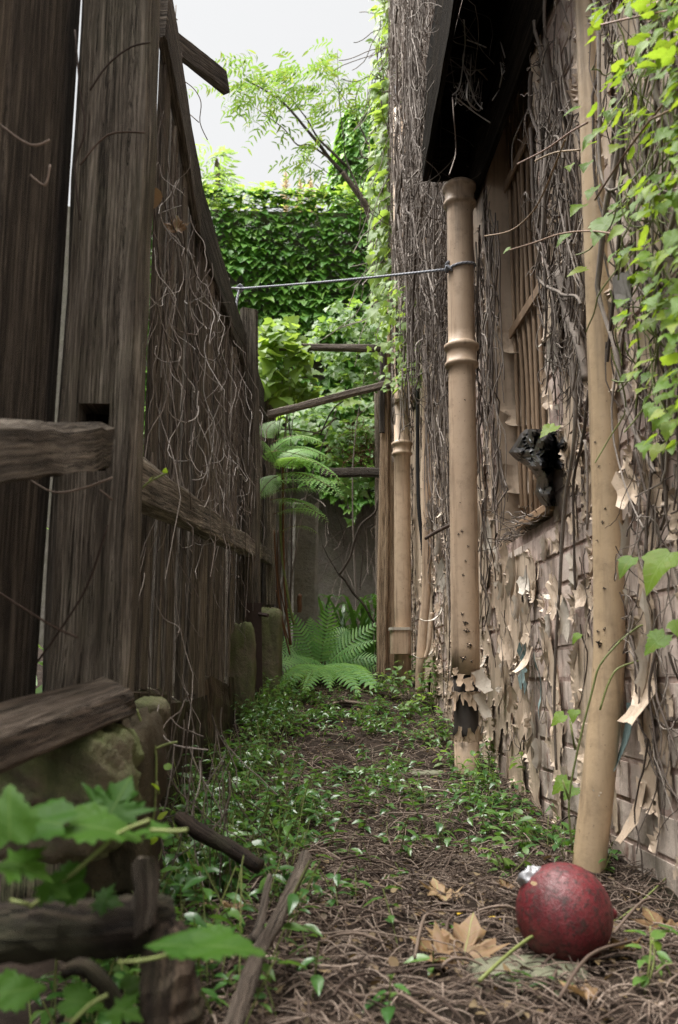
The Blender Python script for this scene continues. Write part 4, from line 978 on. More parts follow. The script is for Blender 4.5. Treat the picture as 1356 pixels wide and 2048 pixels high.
# lime vine on the far edge of the wall
def edge_vine():
    t = thing('climbing_vine', atY(780, 700, 5.9), 'lime green vine edging the far corner of the house wall', 'vine')
    P, sz = [], []
    while len(P) < 620:
        y = random.uniform(-60, 640); c = np.interp(y, [-60,120,300,420,560,640], [775,768,760,762,762,760]); w = np.interp(y, [-60,200,420,640], [22,18,18,24])
        x = random.gauss(c, w)
        if x < 742 or x > 835: continue
        P.append(atY(x, y, random.uniform(5.6, 6.35))); sz.append(random.uniform(.05,.105))
    while len(P) < 900:
        y = random.uniform(560, 780); x = random.gauss(np.interp(y, [560,680,780],[790,800,815]), 26)
        if x > 850: continue
        P.append(atY(x, y, random.uniform(4.7, 5.3))); sz.append(random.uniform(.03,.055))
    N = len(P); P = np.array([tuple(p) for p in P])
    nr = rng.normal(0,.35,(N,3))+[-.5,-.5,.55]; tp = rng.normal(0,.4,(N,3))+[-.4,-.3,-.8]
    scatter('vine_leaves', T_IVY, P, frames(nr, tp), np.array(sz), M['lime'], t, 200, 'leaf', -np.array(sz))
    n = 120; S = np.array([tuple(atY(random.uniform(758,800), random.uniform(-80,600), random.uniform(5.6,6.2))) for _ in range(n)])
    Pw = walk(S, np.tile([0,0,-1.],(n,1))+rng.normal(0,.3,(n,3)), rng.uniform(.3,1.0,n), 12, .14); V, Q = tubes_np(Pw, np.full((n,12),.003), 4)
    link('trailing_stems', fast_mesh('trailing_stems', V, Q, M['stem'], True), t)['kind'] = 'stuff'
edge_vine()

# dead vine on the fence
def fence_vine():
    def stems(n, x0, x1, y0, y1, l0, l1, r0, r1, wander, offa, offb, K=14):
        S = []
        for _ in range(n):
            x = random.uniform(x0, x1); y = random.uniform(y0, y1); yt = np.interp(x, [338,352,397,430,465,500,530,545],[40,160,400,510,630,730,830,900])
            if y < yt: y = yt+random.uniform(0,150)
            S.append(tuple(atF(x, y, random.uniform(offa, offb))))
        S = np.array(S); d = np.tile([0,0,-1.],(n,1))+rng.normal(0,.28,(n,3))*[.3,1,1]
        P = walk(S, d, rng.uniform(l0,l1,n), K, wander, (0,0,-.02)); lim = FA+FB*(P[:,:,1]-1.5)+.016; P[:,:,0] = np.clip(P[:,:,0], lim, lim+.10)
        return P, rng.uniform(r0,r1,(n,1))*np.linspace(1,.6,K)[None]
    for nm, mat, args, lab in (('dead_creeper', 'pale', [(70,345,520,520,980,.15,.6,.0012,.0026,.16,.03,.08), (35,400,515,850,1060,.15,.4,.001,.0022,.20,.05,.10), (30,300,480,300,700,.1,.3,.001,.0018,.22,.03,.08)], 'pale bleached vine stems dangling over the middle of the fence'),
                               ('dead_creeper', 'stem', [(90,300,530,200,980,.3,.9,.001,.0026,.08,.02,.04), (80,440,545,650,1050,.2,.7,.001,.0026,.10,.02,.05), (20,280,520,1050,1350,.1,.35,.001,.002,.12,.02,.06)], 'brown dead creeper stems matted on the fence palings')):
        Vs, Qs, b = [], [], 0
        for a in args:
            P, R_ = stems(*a); V, Q = tubes_np(P, R_, 5); Vs.append(V); Qs.append(Q+b); b += len(V)
        o = link(nm, fast_mesh(nm, np.concatenate(Vs), np.concatenate(Qs), M[mat], True)); rebase(o, atF(450, 1000, .05)); tag(o, lab, 'creeper', kind='stuff')
    t = thing('dead_creeper', atF(100, 950, .2), 'thin dark vine runners crossing the near post and rail', 'creeper')
    for q, Y in (([(-20,860),(40,845),(75,870),(95,900),(100,950)],1.15), ([(-20,940),(40,905),(80,890)],1.2), ([(60,960),(110,985),(170,975),(225,955)],1.40), ([(-10,1180),(60,1225),(110,1255),(155,1275)],1.25), ([(70,1330),(120,1260),(175,1170),(215,1050)],1.42), ([(200,980),(225,1000)],1.42), ([(155,870),(120,905),(90,945)],1.3), ([(180,180),(215,130),(260,95),(300,85)],1.47), ([(160,330),(215,270),(290,265)],1.47), ([(0,250),(60,290),(100,280)],1.2), ([(150,60),(160,180),(170,260),(150,330),(160,440)],1.45), ([(60,350),(90,370),(100,330)],1.25)):
        MB().tube([atY(x, y, Y) for x, y in q], .0018, 6).build('runner', M['twig'], t, True)
    t = thing('creeper_shoot', atF(300, 980, .12), 'small yellow green shoot on the fence rail', 'shoot')
    MB().tube([atY(x, y, 1.62) for x, y in ((262,1000),(285,975),(305,960),(330,948))], .002, 6).build('stem', M['green_stem'], t, True)
    for x, y, s in ((275,992,.02),(330,946,.012),(300,960,.012)): MB().leaf(T_VINE[1], Matrix.Translation(atY(x, y, 1.62)) @ Matrix.Rotation(random.uniform(0,6),4,'Z') @ Matrix.Rotation(1.0,4,'X') @ Matrix.Scale(s,4)).build('leaf', M['vine'], t, True)
    t = thing('dry_leaf', atF(310, 390, .05), 'curled tan dry leaf caught on the upper fence', 'leaf')
    for x, y, s in ((306,375,.05),): MB().leaf(T_ROUND[0], Matrix.Translation(atF(x, y, .05)) @ Matrix.Rotation(-1.2,4,'X') @ Matrix.Scale(s,4)).build('blade', M['dry'], t, True)
    t = thing('dry_leaf', atF(354, 445, .05), 'red brown dry leaf caught low on the upper fence', 'leaf')
    MB().leaf(T_MAPLE[1], Matrix.Translation(atF(352, 465, .06)) @ Matrix.Rotation(1.3,4,'X') @ Matrix.Scale(.05,4)).build('blade', M['dry'], t, True)
    t = thing('dry_twig', atY(400, 200, 2.6), 'bare twig curling against the sky beside the loose board', 'twig')
    for q in ([(342,20),(345,35),(352,48),(358,90),(366,118)], [(365,160),(388,178),(402,205),(400,245),(415,280)], [(372,222),(398,245)], [(350,60),(352,10)], [(330,10),(345,30),(355,40)]):
        MB().tube([atY(x, y, 2.6) for x, y in q], .0016, 5).build('stem', M['stem'], t, True)
fence_vine()

# ------------------------------------------------------------------ ferns
def frond(P0, P1, P2, n, plen, nrm, mat, parent, serr=False, stalk=.003, start=.08, droop=.18):
    """one fern frond along a quadratic curve; pinnae in pairs"""
    b = MB(); C = lambda t: P0*((1-t)**2)+P1*(2*t*(1-t))+P2*(t*t)
    b.tube([C(t) for t in np.linspace(0, 1, 9)], [stalk*(1-.75*t) for t in np.linspace(0,1,9)], 5, True, 1)
    for i in range(n):
        t = start+(1-start)*i/(n-1)*.985; p = C(t); T = (C(min(1,t+.02))-C(max(0,t-.02))).normalized()
        S0 = T.cross(nrm).normalized(); N = S0.cross(T).normalized(); L = plen*(math.sin(math.pi*min(1,(.18+.82*(t-start)/(1-start)))**.8)**.8)*random.uniform(.92,1.05)
        L = max(L, plen*.06); sp = (C(1)-C(0)).length/n; w = sp*.40
        for sd in (-1, 1):
            S = (S0*sd + T*(.28+.35*t)).normalized(); q = len(b.v); k = 5; uvs = []
            if serr:
                m = max(3, int(L/(sp*.55)))
                for j in range(m):
                    u = (j+.5)/m; c = p+S*(L*u)-N*(droop*L*u*u); ww = L*.17*(1-u)**.6*(.6 if j == 0 else 1); st = L/m*.95
                    for s2 in (-1, 1):
                        q = len(b.v); d = (T*s2+S*.45).normalized()
                        b.v.extend([c-S*st*.4, c+S*st*.45, c+S*st*.4+d*ww, c+S*st*.0+d*ww*.85]); b.f.append((q,q+1,q+2,q+3)); b.uv.append([(0,0),(1,0),(1,1),(0,1)]); b.mi.append(0)
            else:
                for j in range(k):
                    u = j/(k-1); c = p+S*(L*u)-N*(droop*L*u*u)+N*.002; ww = w*(1-.85*u**2.2)*(1 if j else .7)
                    for o_ in (-1, 0, 1): b.v.append(c+T*(ww*o_)+N*(abs(o_)*ww*.35))
                for j in range(k-1):
                    for e in (0, 1):
                        a = q+j*3+e; b.f.append((a, a+1, a+4, a+3)); b.uv.append([(0,0),(1,0),(1,1),(0,1)]); b.mi.append(0)
    b.build('frond', [mat, M['fernstem']], parent, True)
def ferns():
    c = atG(645, 1352); Y = c.y; t = thing('sword_fern', c, 'low dark green fern spreading across the path end', 'fern')
    ends = [((640,1330),(648,1275),(660,1205),.0,.10), ((632,1330),(610,1275),(575,1218),.05,.085), ((650,1330),(690,1290),(758,1245),-.05,.11), ((650,1335),(690,1300),(752,1282),-.25,.10), ((655,1350),(700,1335),(760,1352),-.30,.105), ((645,1360),(690,1365),(752,1385),-.45,.10),
            ((635,1340),(590,1305),(536,1312),-.10,.11), ((630,1350),(585,1335),(543,1362),-.30,.105), ((638,1362),(605,1370),(570,1392),-.45,.09), ((628,1330),(600,1290),(545,1275),.08,.10), ((648,1330),(670,1260),(700,1262),.12,.10), ((642,1362),(640,1372),(660,1398),-.5,.08), ((650,1345),(705,1310),(765,1320),-.15,.10), ((632,1345),(580,1300),(545,1340),-.2,.10), ((645,1365),(700,1380),(755,1400),-.6,.09), ((636,1368),(590,1385),(550,1398),-.6,.085), ((645,1330),(625,1280),(620,1235),.1,.09), ((645,1378),(600,1380),(556,1405),-.7,.09), ((648,1380),(620,1390),(605,1412),-.75,.08), ((650,1380),(690,1385),(722,1410),-.75,.085), ((652,1374),(710,1368),(768,1398),-.6,.09)]
    for a, m, e, dy, pl in ends:
        if e[1] > 1335:
            E = atG(e[0], e[1])+Vector((0,0,.035)); B = c+Vector((random.uniform(-.03,.03),-.03,.05)); Mi = B.lerp(E,.5)+Vector((0,0,.10))
        else: B, Mi, E = atY(a[0],a[1],Y), atY(m[0],m[1],Y+dy*.6), atY(e[0],e[1],Y+dy)
        frond(B, Mi, E, 17, pl*1.1, Vector((random.uniform(-.2,.2),-.75,.75)), M['fern'], t)
    # upright dried stalks
    t2 = thing('tree_fern', atG(585, 1330), 'tree fern with arching pale fronds leaning out from the fence', 'fern')
    Y = 5.15
    for a, m, e, dy, pl in [((545,885),(600,855),(655,893),-.1,.075), ((528,905),(610,890),(690,972),-.25,.12), ((535,965),(620,955),(694,968),.0,.085), ((540,985),(610,965),(672,990),-.1,.085), ((548,1028),(600,1005),(655,1035),-.1,.08), ((560,1065),(600,1035),(640,1072),-.1,.055), ((555,935),(600,885),(640,905),.15,.10), ((535,880),(525,850),(560,840),.1,.06), ((560,945),(540,890),(520,880),-.05,.08), ((560,950),(530,960),(515,1000),-.1,.08), ((566,940),(590,900),(625,925),-.3,.09), ((535,910),(600,870),(672,930),-.1,.10), ((545,950),(620,930),(690,1000),-.35,.10), ((540,1000),(600,985),(660,1050),-.2,.09), ((530,930),(560,870),(610,875),.0,.08)]:
        frond(atY(a[0],a[1],Y), atY(m[0],m[1],Y+dy*.6), atY(e[0],e[1],Y+dy), 20, pl*1.2, Vector((random.uniform(-.1,.3),-.38,.9)), M['treefern'], t2, True, .0025)
    for q, r, mt in (([(566,925),(566,1000),(567,1100),(571,1200),(582,1290)],.007,'fernstem'), ([(560,1000),(563,1100),(575,1190),(588,1250)],.008,'green_stem'), ([(548,1060),(552,1130),(562,1230),(580,1310)],.005,'fernstem'), ([(552,1180),(565,1240),(580,1290)],.004,'fernstem'), ([(556,1060),(556,1150),(572,1230)],.004,'fernstem')):
        MB().tube([atY(x, y, Y+.05) for x, y in q], r, 7).build('stalk', M[mt], t2, True)
    MB().tube([atY(x, y, Y) for x, y in ((598,1225),(599,1195),(596,1190))], [.012,.016,.008], 8, True, 0, .2).build('crozier', M['fernstem'], t2)
    # strap leaves at the far wall
    t3 = thing('strap_plant', atG(700, 1275), 'clump of dark strap leaved plants against the far concrete wall', 'plant')
    for k in range(75):
        p = atY(random.uniform(632,770), random.uniform(1215,1290), random.uniform(6.3,7.6)); p.z = float(gz(p.x, p.y)); h = random.uniform(.25,.55); d = Vector((random.uniform(-1,1), random.uniform(-1,.4), 0)).normalized(); l = random.uniform(.12,.4)
        b = MB(); k0 = 7; s = d.cross(Vector((0,0,1)))
        for i in range(k0):
            u = i/(k0-1); c = p+d*(l*u**1.5)+Vector((0,0,h*(math.sin(u*2.0)))); w = .016*(1-u**2.5)+.001
            b.v.extend([c-s*w, c+Vector((0,0,-.004)), c+s*w])
        for i in range(k0-1):
            for e in (0,1): a = i*3+e; b.f.append((a,a+1,a+4,a+3)); b.uv.append([(0,0)]*4); b.mi.append(0)
        b.build('leaf', M['strap'], t3, True)
ferns()

# ------------------------------------------------------------------ shrubs and climbers at the far end
def far_green():
    def clump(name, label, boxes, tm, mat, s0, s1, cat='shrub', nsing=0, stems=14):
        P, sz = [], []
        for (x0,x1,y0,y1,Y0,Y1,n) in boxes:
            k = 0
            while k < n:
                u, v = random.uniform(-1,1), random.uniform(-1,1)
                if u*u+v*v > 1 or float(vnoise(u*3+x0, v*3+y0, 70)) < .3: continue
                P.append(tuple(atY((x0+x1)/2+u*(x1-x0)/2, (y0+y1)/2+v*(y1-y0)/2, random.uniform(Y0,Y1)))); sz.append(random.uniform(s0,s1)); k += 1
        P = np.array(P); N = len(P); c = P.mean(0); base = Vector((c[0], c[1], float(gz(c[0],c[1])))); t = thing(name, base, label, cat)
        scatter('foliage', tm, P, frames(rng.normal(0,.35,(N,3))+[-.05,-.5,.8], rng.normal(0,.5,(N,3))+[0,-.4,-.6]), np.array(sz), M[mat], t, nsing, 'leaf', -np.array(sz))
        for k in range(stems):
            e = Vector(P[random.randrange(N)]); MB().tube([base+Vector((random.uniform(-.1,.1),random.uniform(-.1,.1),0)), base.lerp(e,.55)+Vector((random.uniform(-.1,.1),0,.15)), e], [.008,.005,.002], 5).build('stem', M['stem'], t, True)
    clump('broadleaf_shrub', 'yellow green broad leaved shrub rising behind the second fence post', [(505,620,655,800,5.9,6.6,170),(515,600,640,720,5.9,6.5,80),(540,640,740,800,6.2,6.7,50),(660,720,770,810,6.0,6.3,6)], T_VINE, 'lime', .08,.15, nsing=120)
    clump('small_leaf_climber', 'fresh green small leaved climber above the upper beam beside the wall', [(620,770,600,760,6.6,7.3,520),(640,765,690,800,6.6,7.2,240),(720,800,640,760,6.4,6.9,120)], T_IVY, 'weed', .045,.075, 'climber', stems=2)
    clump('ivy_curtain', 'mid green ivy sprays hanging over the dark far wall below the slanting beam', [(600,770,790,900,7.6,8.3,330),(540,640,800,880,7.0,7.8,120),(640,700,880,935,7.8,8.2,40),(680,770,950,1000,7.8,8.2,50),(650,710,880,930,7.8,8.2,20),(685,710,1030,1048,7.9,8.0,5)], T_IVY, 'weed', .06,.10, 'ivy', stems=0)
    t = thing('bare_vine', atY(760, 1250, 6.2), 'bare grey vine looping down across the far concrete wall', 'vine')
    for q, r in (([(800,985),(775,990),(757,1000),(750,1025),(722,1050),(708,1085),(700,1115),(678,1150)],.009), ([(678,1150),(690,1160),(706,1185),(728,1210),(745,1240),(765,1262),(785,1285)],.009), ([(678,1150),(660,1120),(645,1090)],.004), ([(752,1010),(750,1050),(742,1060),(748,1080)],.004), ([(720,1075),(725,1110),(722,1150),(720,1180)],.004), ([(640,870),(665,820),(690,800)],.006), ([(625,870),(650,855),(672,835)],.006), ([(560,858),(610,862),(650,870)],.005), ([(800,992),(826,962)],.007)):
        MB().tube([atY(x, y, 6.25) for x, y in q], r, 7, True, 0, .1).build('stem', M['branch'], t, True)
    n = 90; S = np.array([tuple(atY(random.uniform(690,760), random.uniform(860,920), random.uniform(7.6,8))) for _ in range(n)])
    Pw = walk(S, rng.normal(0,1,(n,3))*[1,.2,1], rng.uniform(.2,.5,n), 9, .3); V, Q = tubes_np(Pw, np.full((n,9),.003), 4)
    o = link('dead_creeper', fast_mesh('dead_creeper', V, Q, M['fernstem'], True)); rebase(o, atY(725, 920, 7.8)); tag(o, 'tangle of reddish dead stems beside the top of the lower beam', 'creeper', kind='stuff')
far_green()

def pinnate(P, D, L, mats, nl=11, ll=.045, hang=.5):
    """lists of leaflet positions and frames for one compound leaf"""
    pos, nr, tp = [], [], []; D = D.normalized(); S = D.cross(Vector((0,0,1)));
    S = S.normalized() if S.length > .05 else Vector((1,0,0)); N = S.cross(D)
    for i in range(nl//2+1):
        u = (i+1)/(nl//2+1); c = P+D*(L*u)-Vector((0,0,hang*L*u*u))
        for s in (-1, 1):
            pos.append(c); tp.append(S*s+D*.5-Vector((0,0,.35))); nr.append(N+Vector((random.gauss(0,.25),random.gauss(0,.25),random.gauss(0,.2))))
    return pos, nr, tp
def tree():
    t = thing('ash_tree', atY(752, 1250, 7.6), 'slender grey tree leaning left over the ivy wall with feathery leaves', 'tree')
    Y = 7.6
    T_ = [(758,760),(756,620),(752,560),(748,500),(742,440),(728,405),(705,372),(685,345)]
    pts = [atY(x, y, Y) for x, y in T_]; base = pts[0].copy(); base.z = .55
    MB().tube([base]+pts, [.045,.045,.042,.040,.038,.034,.030,.026,.022], 9, True, 0, .06).build('trunk', M['branch'], t, True)
    L = [([(685,345),(660,318),(635,285),(610,255),(585,225),(560,200),(520,175),(490,160)],.020), ([(745,470),(738,420),(722,390),(702,345),(690,330)],.018), ([(702,345),(690,310),(688,280)],.010), ([(690,330),(660,300),(635,275),(615,240),(600,220),(575,185)],.014), ([(660,318),(620,290),(595,290),(570,260),(545,240),(510,215)],.010), ([(740,300),(728,270),(715,240),(710,200)],.011), ([(746,420),(742,360),(740,300)],.014), ([(742,320),(722,310),(718,280)],.008), ([(688,280),(680,220),(676,150),(675,100)],.006), ([(715,240),(690,200),(665,160),(660,130)],.005), ([(690,345),(665,350),(640,335),(600,310)],.006), ([(710,200),(722,165),(735,150)],.005)]
    for q, r in L:
        MB().tube([atY(x, y, Y+random.uniform(-.05,.05)) for x, y in q], [r*(1-.75*i/(len(q)-1)) for i in range(len(q))], 7, True, 0, .08).build('limb', M['branch'], t, True)
    pos, nr, tp = [], [], []
    def spray(x, y, n, sx, sy, Lf=.26):
        for _ in range(int(n*.40+.5)):
            P = atY(random.gauss(x, sx), random.gauss(y, sy), Y+random.gauss(0,.2)); D = Vector((random.gauss(-.6,.6), random.gauss(-.1,.5), random.gauss(-.05,.35)))
            a, b, c = pinnate(P, D, Lf*random.uniform(.7,1.2), None); pos.extend(a); nr.extend(b); tp.extend(c)
    for x, y, n, sx, sy in ((480,165,22,18,18),(500,125,12,12,12),(520,150,26,22,18),(550,165,28,25,20),(580,175,26,24,18),(600,160,18,20,18),(615,190,18,18,18),(635,145,12,16,14),(600,215,12,18,14),(560,205,10,18,12),(655,165,14,18,14),(645,250,14,18,18),(625,300,8,14,10),(615,330,14,16,12),(650,335,10,14,12),(635,270,10,14,12),(670,115,5,12,10),(675,80,2,5,5),(640,115,4,10,6),(725,160,16,16,14),(735,190,12,12,14),(690,175,12,16,14),(700,215,12,16,14),(675,145,8,14,12),(505,185,12,18,12),(450,185,4,12,8),(530,230,4,10,8)):
        spray(x, y, n, sx, sy)
    A = lambda q: np.array([tuple(v) for v in q]); N = len(pos)
    o = scatter('crown', T_LANCE, A(pos), frames(A(nr), A(tp)), rng.uniform(.06,.10,N), M['treeleaf'], t)
    pos, nr, tp = [], [], []; Y = 12.0
    t = thing('pale_tree', atY(430, 700, Y), 'pale green feathery tree top showing over the ivy wall beside the fence', 'tree')
    for x, y, n, sx, sy in ((430,330,26,22,18),(440,370,40,28,16),(410,380,30,18,20),(415,300,8,12,8),(455,310,8,10,8),(470,385,24,18,12),(515,385,14,12,10),(405,340,14,12,18)): spray(x, y, n, sx, sy, .4)
    N = len(pos); scatter('crown', T_LANCE, A(pos), frames(A(nr), A(tp)), rng.uniform(.10,.17,N), M['hazeleaf'], t)
    b = atY(435, 400, Y); MB().tube([Vector((b.x, b.y, .6)), b, atY(430, 340, Y)], [.06,.04,.015], 7).build('trunk', M['branch'], t, True)
    for k, (x, y0, y1) in enumerate(((570,350,400),(598,365,400),(620,362,400))):
        Y = 13.0; a, c = atY(x, y1+30, Y), atY(x+2, y0, Y); t = thing('pampas_plume', Vector((a.x, a.y, .6)), ('tallest leftmost', 'short middle', 'rightmost')[k]+' creamy pampas plume peeping over the ivy wall', 'pampas grass', 'pampas plumes over the wall')
        MB().tube([Vector((a.x, a.y, .6)), a, c], [.012,.01,.004], 6).build('stalk', M['plume'], t, True)
        n = 260; u = rng.random(n); Pp = np.array(a)[None]*(1-u)[:,None]+np.array(c)[None]*u[:,None]; Pp += rng.normal(0,.025,(n,3))*(1-u*.8)[:,None]
        scatter('plume', T_LANCE, Pp, frames(rng.normal(0,1,(n,3))+[0,-.6,0], rng.normal(0,.35,(n,3))+[0,0,1]), rng.uniform(.06,.16,n)*(1.1-u*.6), M['plume'], t)
tree()

# ------------------------------------------------------------------ rope, bag and other small things on the walls
def small_things():
    pk = atY(480, 577, 4.25)                                  # knot at the fence
    end = SP_CL(atY(925, 533, 3.27).z); r = SP_R+.005
    t = thing('tie_rope', end, 'blue grey rope stretched from the fence to the tan pipe, loose end dangling', 'rope')
    e0 = Vector((end.x-r*.9, end.y-r*.5, atY(895,540,3.25).z)); mid = pk.lerp(e0, .5)-Vector((0,0,.012))
    C = [pk*((1-u)**2)+mid*(2*u*(1-u))+e0*(u*u) for u in np.linspace(0,1,14)]
    MB().tube(C, .0055, 8).build('line', M['rope'], t, True)
    loop = [Vector((end.x+math.cos(a)*r, end.y+math.sin(a)*r, e0.z+.004+.03*(a+2.6)/3.2*(1 if a < .6 else .5))) for a in np.linspace(-2.62, 3.6, 26)]
    MB().tube(loop, .0055, 8).build('loop', M['rope'], t, True)
    kn = [e0+Vector((math.cos(a)*.012, math.sin(a)*.012, .010*math.sin(2*a))) for a in np.linspace(0, 9, 18)]
    MB().tube(kn, .005, 7).build('knot', M['rope'], t, True)
    kn = [pk+Vector((math.cos(a)*.018, .01*math.sin(3*a), math.sin(a)*.016)) for a in np.linspace(0, 11, 22)]
    MB().tube(kn, .006, 7).build('knot', M['rope'], t, True)
    MB().tube([pk]+[atY(x, y, 4.22) for x, y in ((474,600),(472,640),(473,690),(471,730),(470,780),(467,828))], .0065, 8).build('loose_end', M['rope'], t, True)
    MB().tube([atF(440, 575, .0), pk], .0055, 8).build('line', M['rope'], t, True)
    # black plastic bag on the window sill
    lv, ll, lr = [858,868,880,892,905,918,928,940,960,985,1012], [1052,1040,1034,1026,1017,1030,1046,1062,1074,1070,1084], [1082,1104,1112,1113,1112,1110,1112,1108,1106,1110,1116]
    rings = []; c = atX(1075, 1000, WX)
    for i in range(34):
        y = 858+154*i/33; xl, xr = np.interp(y, lv, ll), np.interp(y, lv, lr); fr, bk = [], []
        for j in range(17):
            u = j/16; x = xl+(xr-xl)*u; n1 = abs(float(fbm(x/16, y/22, 81, 3))-.5); n2 = abs(float(fbm(x/34+y/40, y/60-x/50, 83, 2))-.5); e = (4*u*(1-u))**.5
            X = WX+.012-(.045+.16*n2+.10*n1)*e*(1.0 if y < 935 else .6)
            fr.append(atX(x, y, X)); bk.append(atX(x, y, X)+Vector((.012+.05*e, .02*e, 0)))
        rings.append(fr+bk[::-1])
    ob = MB().loft(rings).build('plastic_bag', M['bag'], None, False); rebase(ob, c); tag(ob, 'crumpled black plastic bag stuffed in the barred window', 'plastic bag')
    # heap of twigs and flakes on the sill
    n = 120; S = np.stack([rng.uniform(WX-.03,WX+.08,n), rng.uniform(2.5,3.15,n), WZ0+rng.uniform(.004,.035,n)], 1)
    Pw = walk(S, rng.normal(0,1,(n,3))*[.3,1,.12], rng.uniform(.05,.18,n), 8, .18); Pw[:,:,2] = np.clip(Pw[:,:,2], WZ0+.003, WZ0+.06); V, Q = tubes_np(Pw, np.full((n,8),.0018), 4)
    o = link('twig_litter', fast_mesh('twig_litter', V, Q, M['stem'], True)); rebase(o, (WX, 2.8, WZ0)); tag(o, 'dry twigs heaped on the window ledge below the bag', 'twigs', kind='stuff')
    # stick poking from the wall behind the pipe
    o = MB().tube([atY(x, y, 3.7) for x, y in ((850,1078),(870,1065),(890,1055),(912,1045))], [.006,.008,.008,.009], 7, True, 0, .15).build('dead_stick', M['twig'], None, True); rebase(o, atY(880,1060,3.7)); tag(o, 'dark stick wedged between the far pipes and thick pipe', 'stick')
    # white cup by the timber post
    c = atG(737, 1318); c = atY(737, 1308, c.y-.1); b = MB(); b.tube([c+Vector((0,0,-.022)), c+Vector((.002,0,.0)), c+Vector((.004,0,.02))], [.014,.018,.02], 14); o = b.build('plastic_cup', M['cup'], None, True); rebase(o, c-Vector((0,0,.022))); tag(o, 'tiny white cup beside the foot of the timber post', 'cup')
small_things()

# ------------------------------------------------------------------ the alley floor: twigs, leaves, ground cover
def inside(x, y, m=.0): return (x > FA+FB*(y-1.5)+.10+m) & (x < WX-.02-m)
def litter():
    # twigs
    Vs, Qs, b = [], [], 0
    for n, l0, l1, r0, r1, y0, y1, lift in ((9000,.02,.09,.0005,.0014,.75,3.0,.012), (6000,.03,.12,.0006,.0016,.9,3.6,.016), (3500,.05,.16,.0009,.0020,1.8,5.3,.012), (300,.08,.18,.0010,.0018,.75,3.4,.025), (45,.15,.3,.0016,.0026,.8,4.2,.025), (420,.05,.16,.0018,.0034,.8,3.6,.018)):
        y = y0+(y1-y0)*rng.random(n)**1.25; x = rng.uniform(-.6,.75,n); k = inside(x, y) & ((fbm(x*2.3+9, y*2.3, 90, 3) > .38) | (rng.random(n) < .35)); x, y = x[k], y[k]; n = len(x); K = 9
        th = rng.uniform(0, 2*np.pi, n); d = np.stack([np.cos(th), np.sin(th), rng.normal(0,.12,n)], 1); S = np.stack([x, y, np.zeros(n)], 1); L = rng.uniform(l0,l1,n)
        P = walk(S, d, L, K, .03); P2 = walk(S, d, L, K, .10); cv = rng.random(n) < .25; P[cv] = P2[cv]; arch = np.sin(np.linspace(0,np.pi,K))[None]*rng.uniform(0,1,(n,1))*lift; P[:,:,2] = gz(P[:,:,0], P[:,:,1])+.002+rng.uniform(0,lift,(n,1))+arch+(P[:,:,2]-P[:,:1,2])*.3
        P[:,:,0] = np.clip(P[:,:,0], -.7, WX-.01); P[:,:,2] = np.maximum(P[:,:,2], gz(P[:,:,0], P[:,:,1])+.001)
        V, Q = tubes_np(P, rng.uniform(r0,r1,(n,1))*np.linspace(1,.6,K)[None], 4); Vs.append(V); Qs.append(Q+b); b += len(V)
    o = link('twig_litter', fast_mesh('twig_litter', np.concatenate(Vs), np.concatenate(Qs), M['twig'], True)); rebase(o, (.2, 2, .03)); tag(o, 'brown twigs strewn thickly over the alley floor', 'twigs', kind='stuff')
    # broken dead leaves
    n = 5200; y = .7+4.4*rng.random(n)**1.3; x = rng.uniform(-.5,.72,n); k = inside(x, y); x, y = x[k], y[k]; n = len(x)
    P = np.stack([x, y, gz(x,y)+rng.uniform(.002,.022,n)], 1); th = rng.uniform(0,6.28,n)
    scatter('leaf_litter', T_OV+T_ROUND, P, frames(rng.normal(0,.35,(n,3))+[0,0,1], np.stack([np.cos(th),np.sin(th),rng.normal(0,.2,n)],1)), rng.uniform(.006,.021,n), M['crumb'])
    o = bpy.data.objects['leaf_litter']; rebase(o, (.2,2,.03)); tag(o, 'crumbled brown leaf litter between the twigs', 'leaf litter', kind='stuff')
litter()
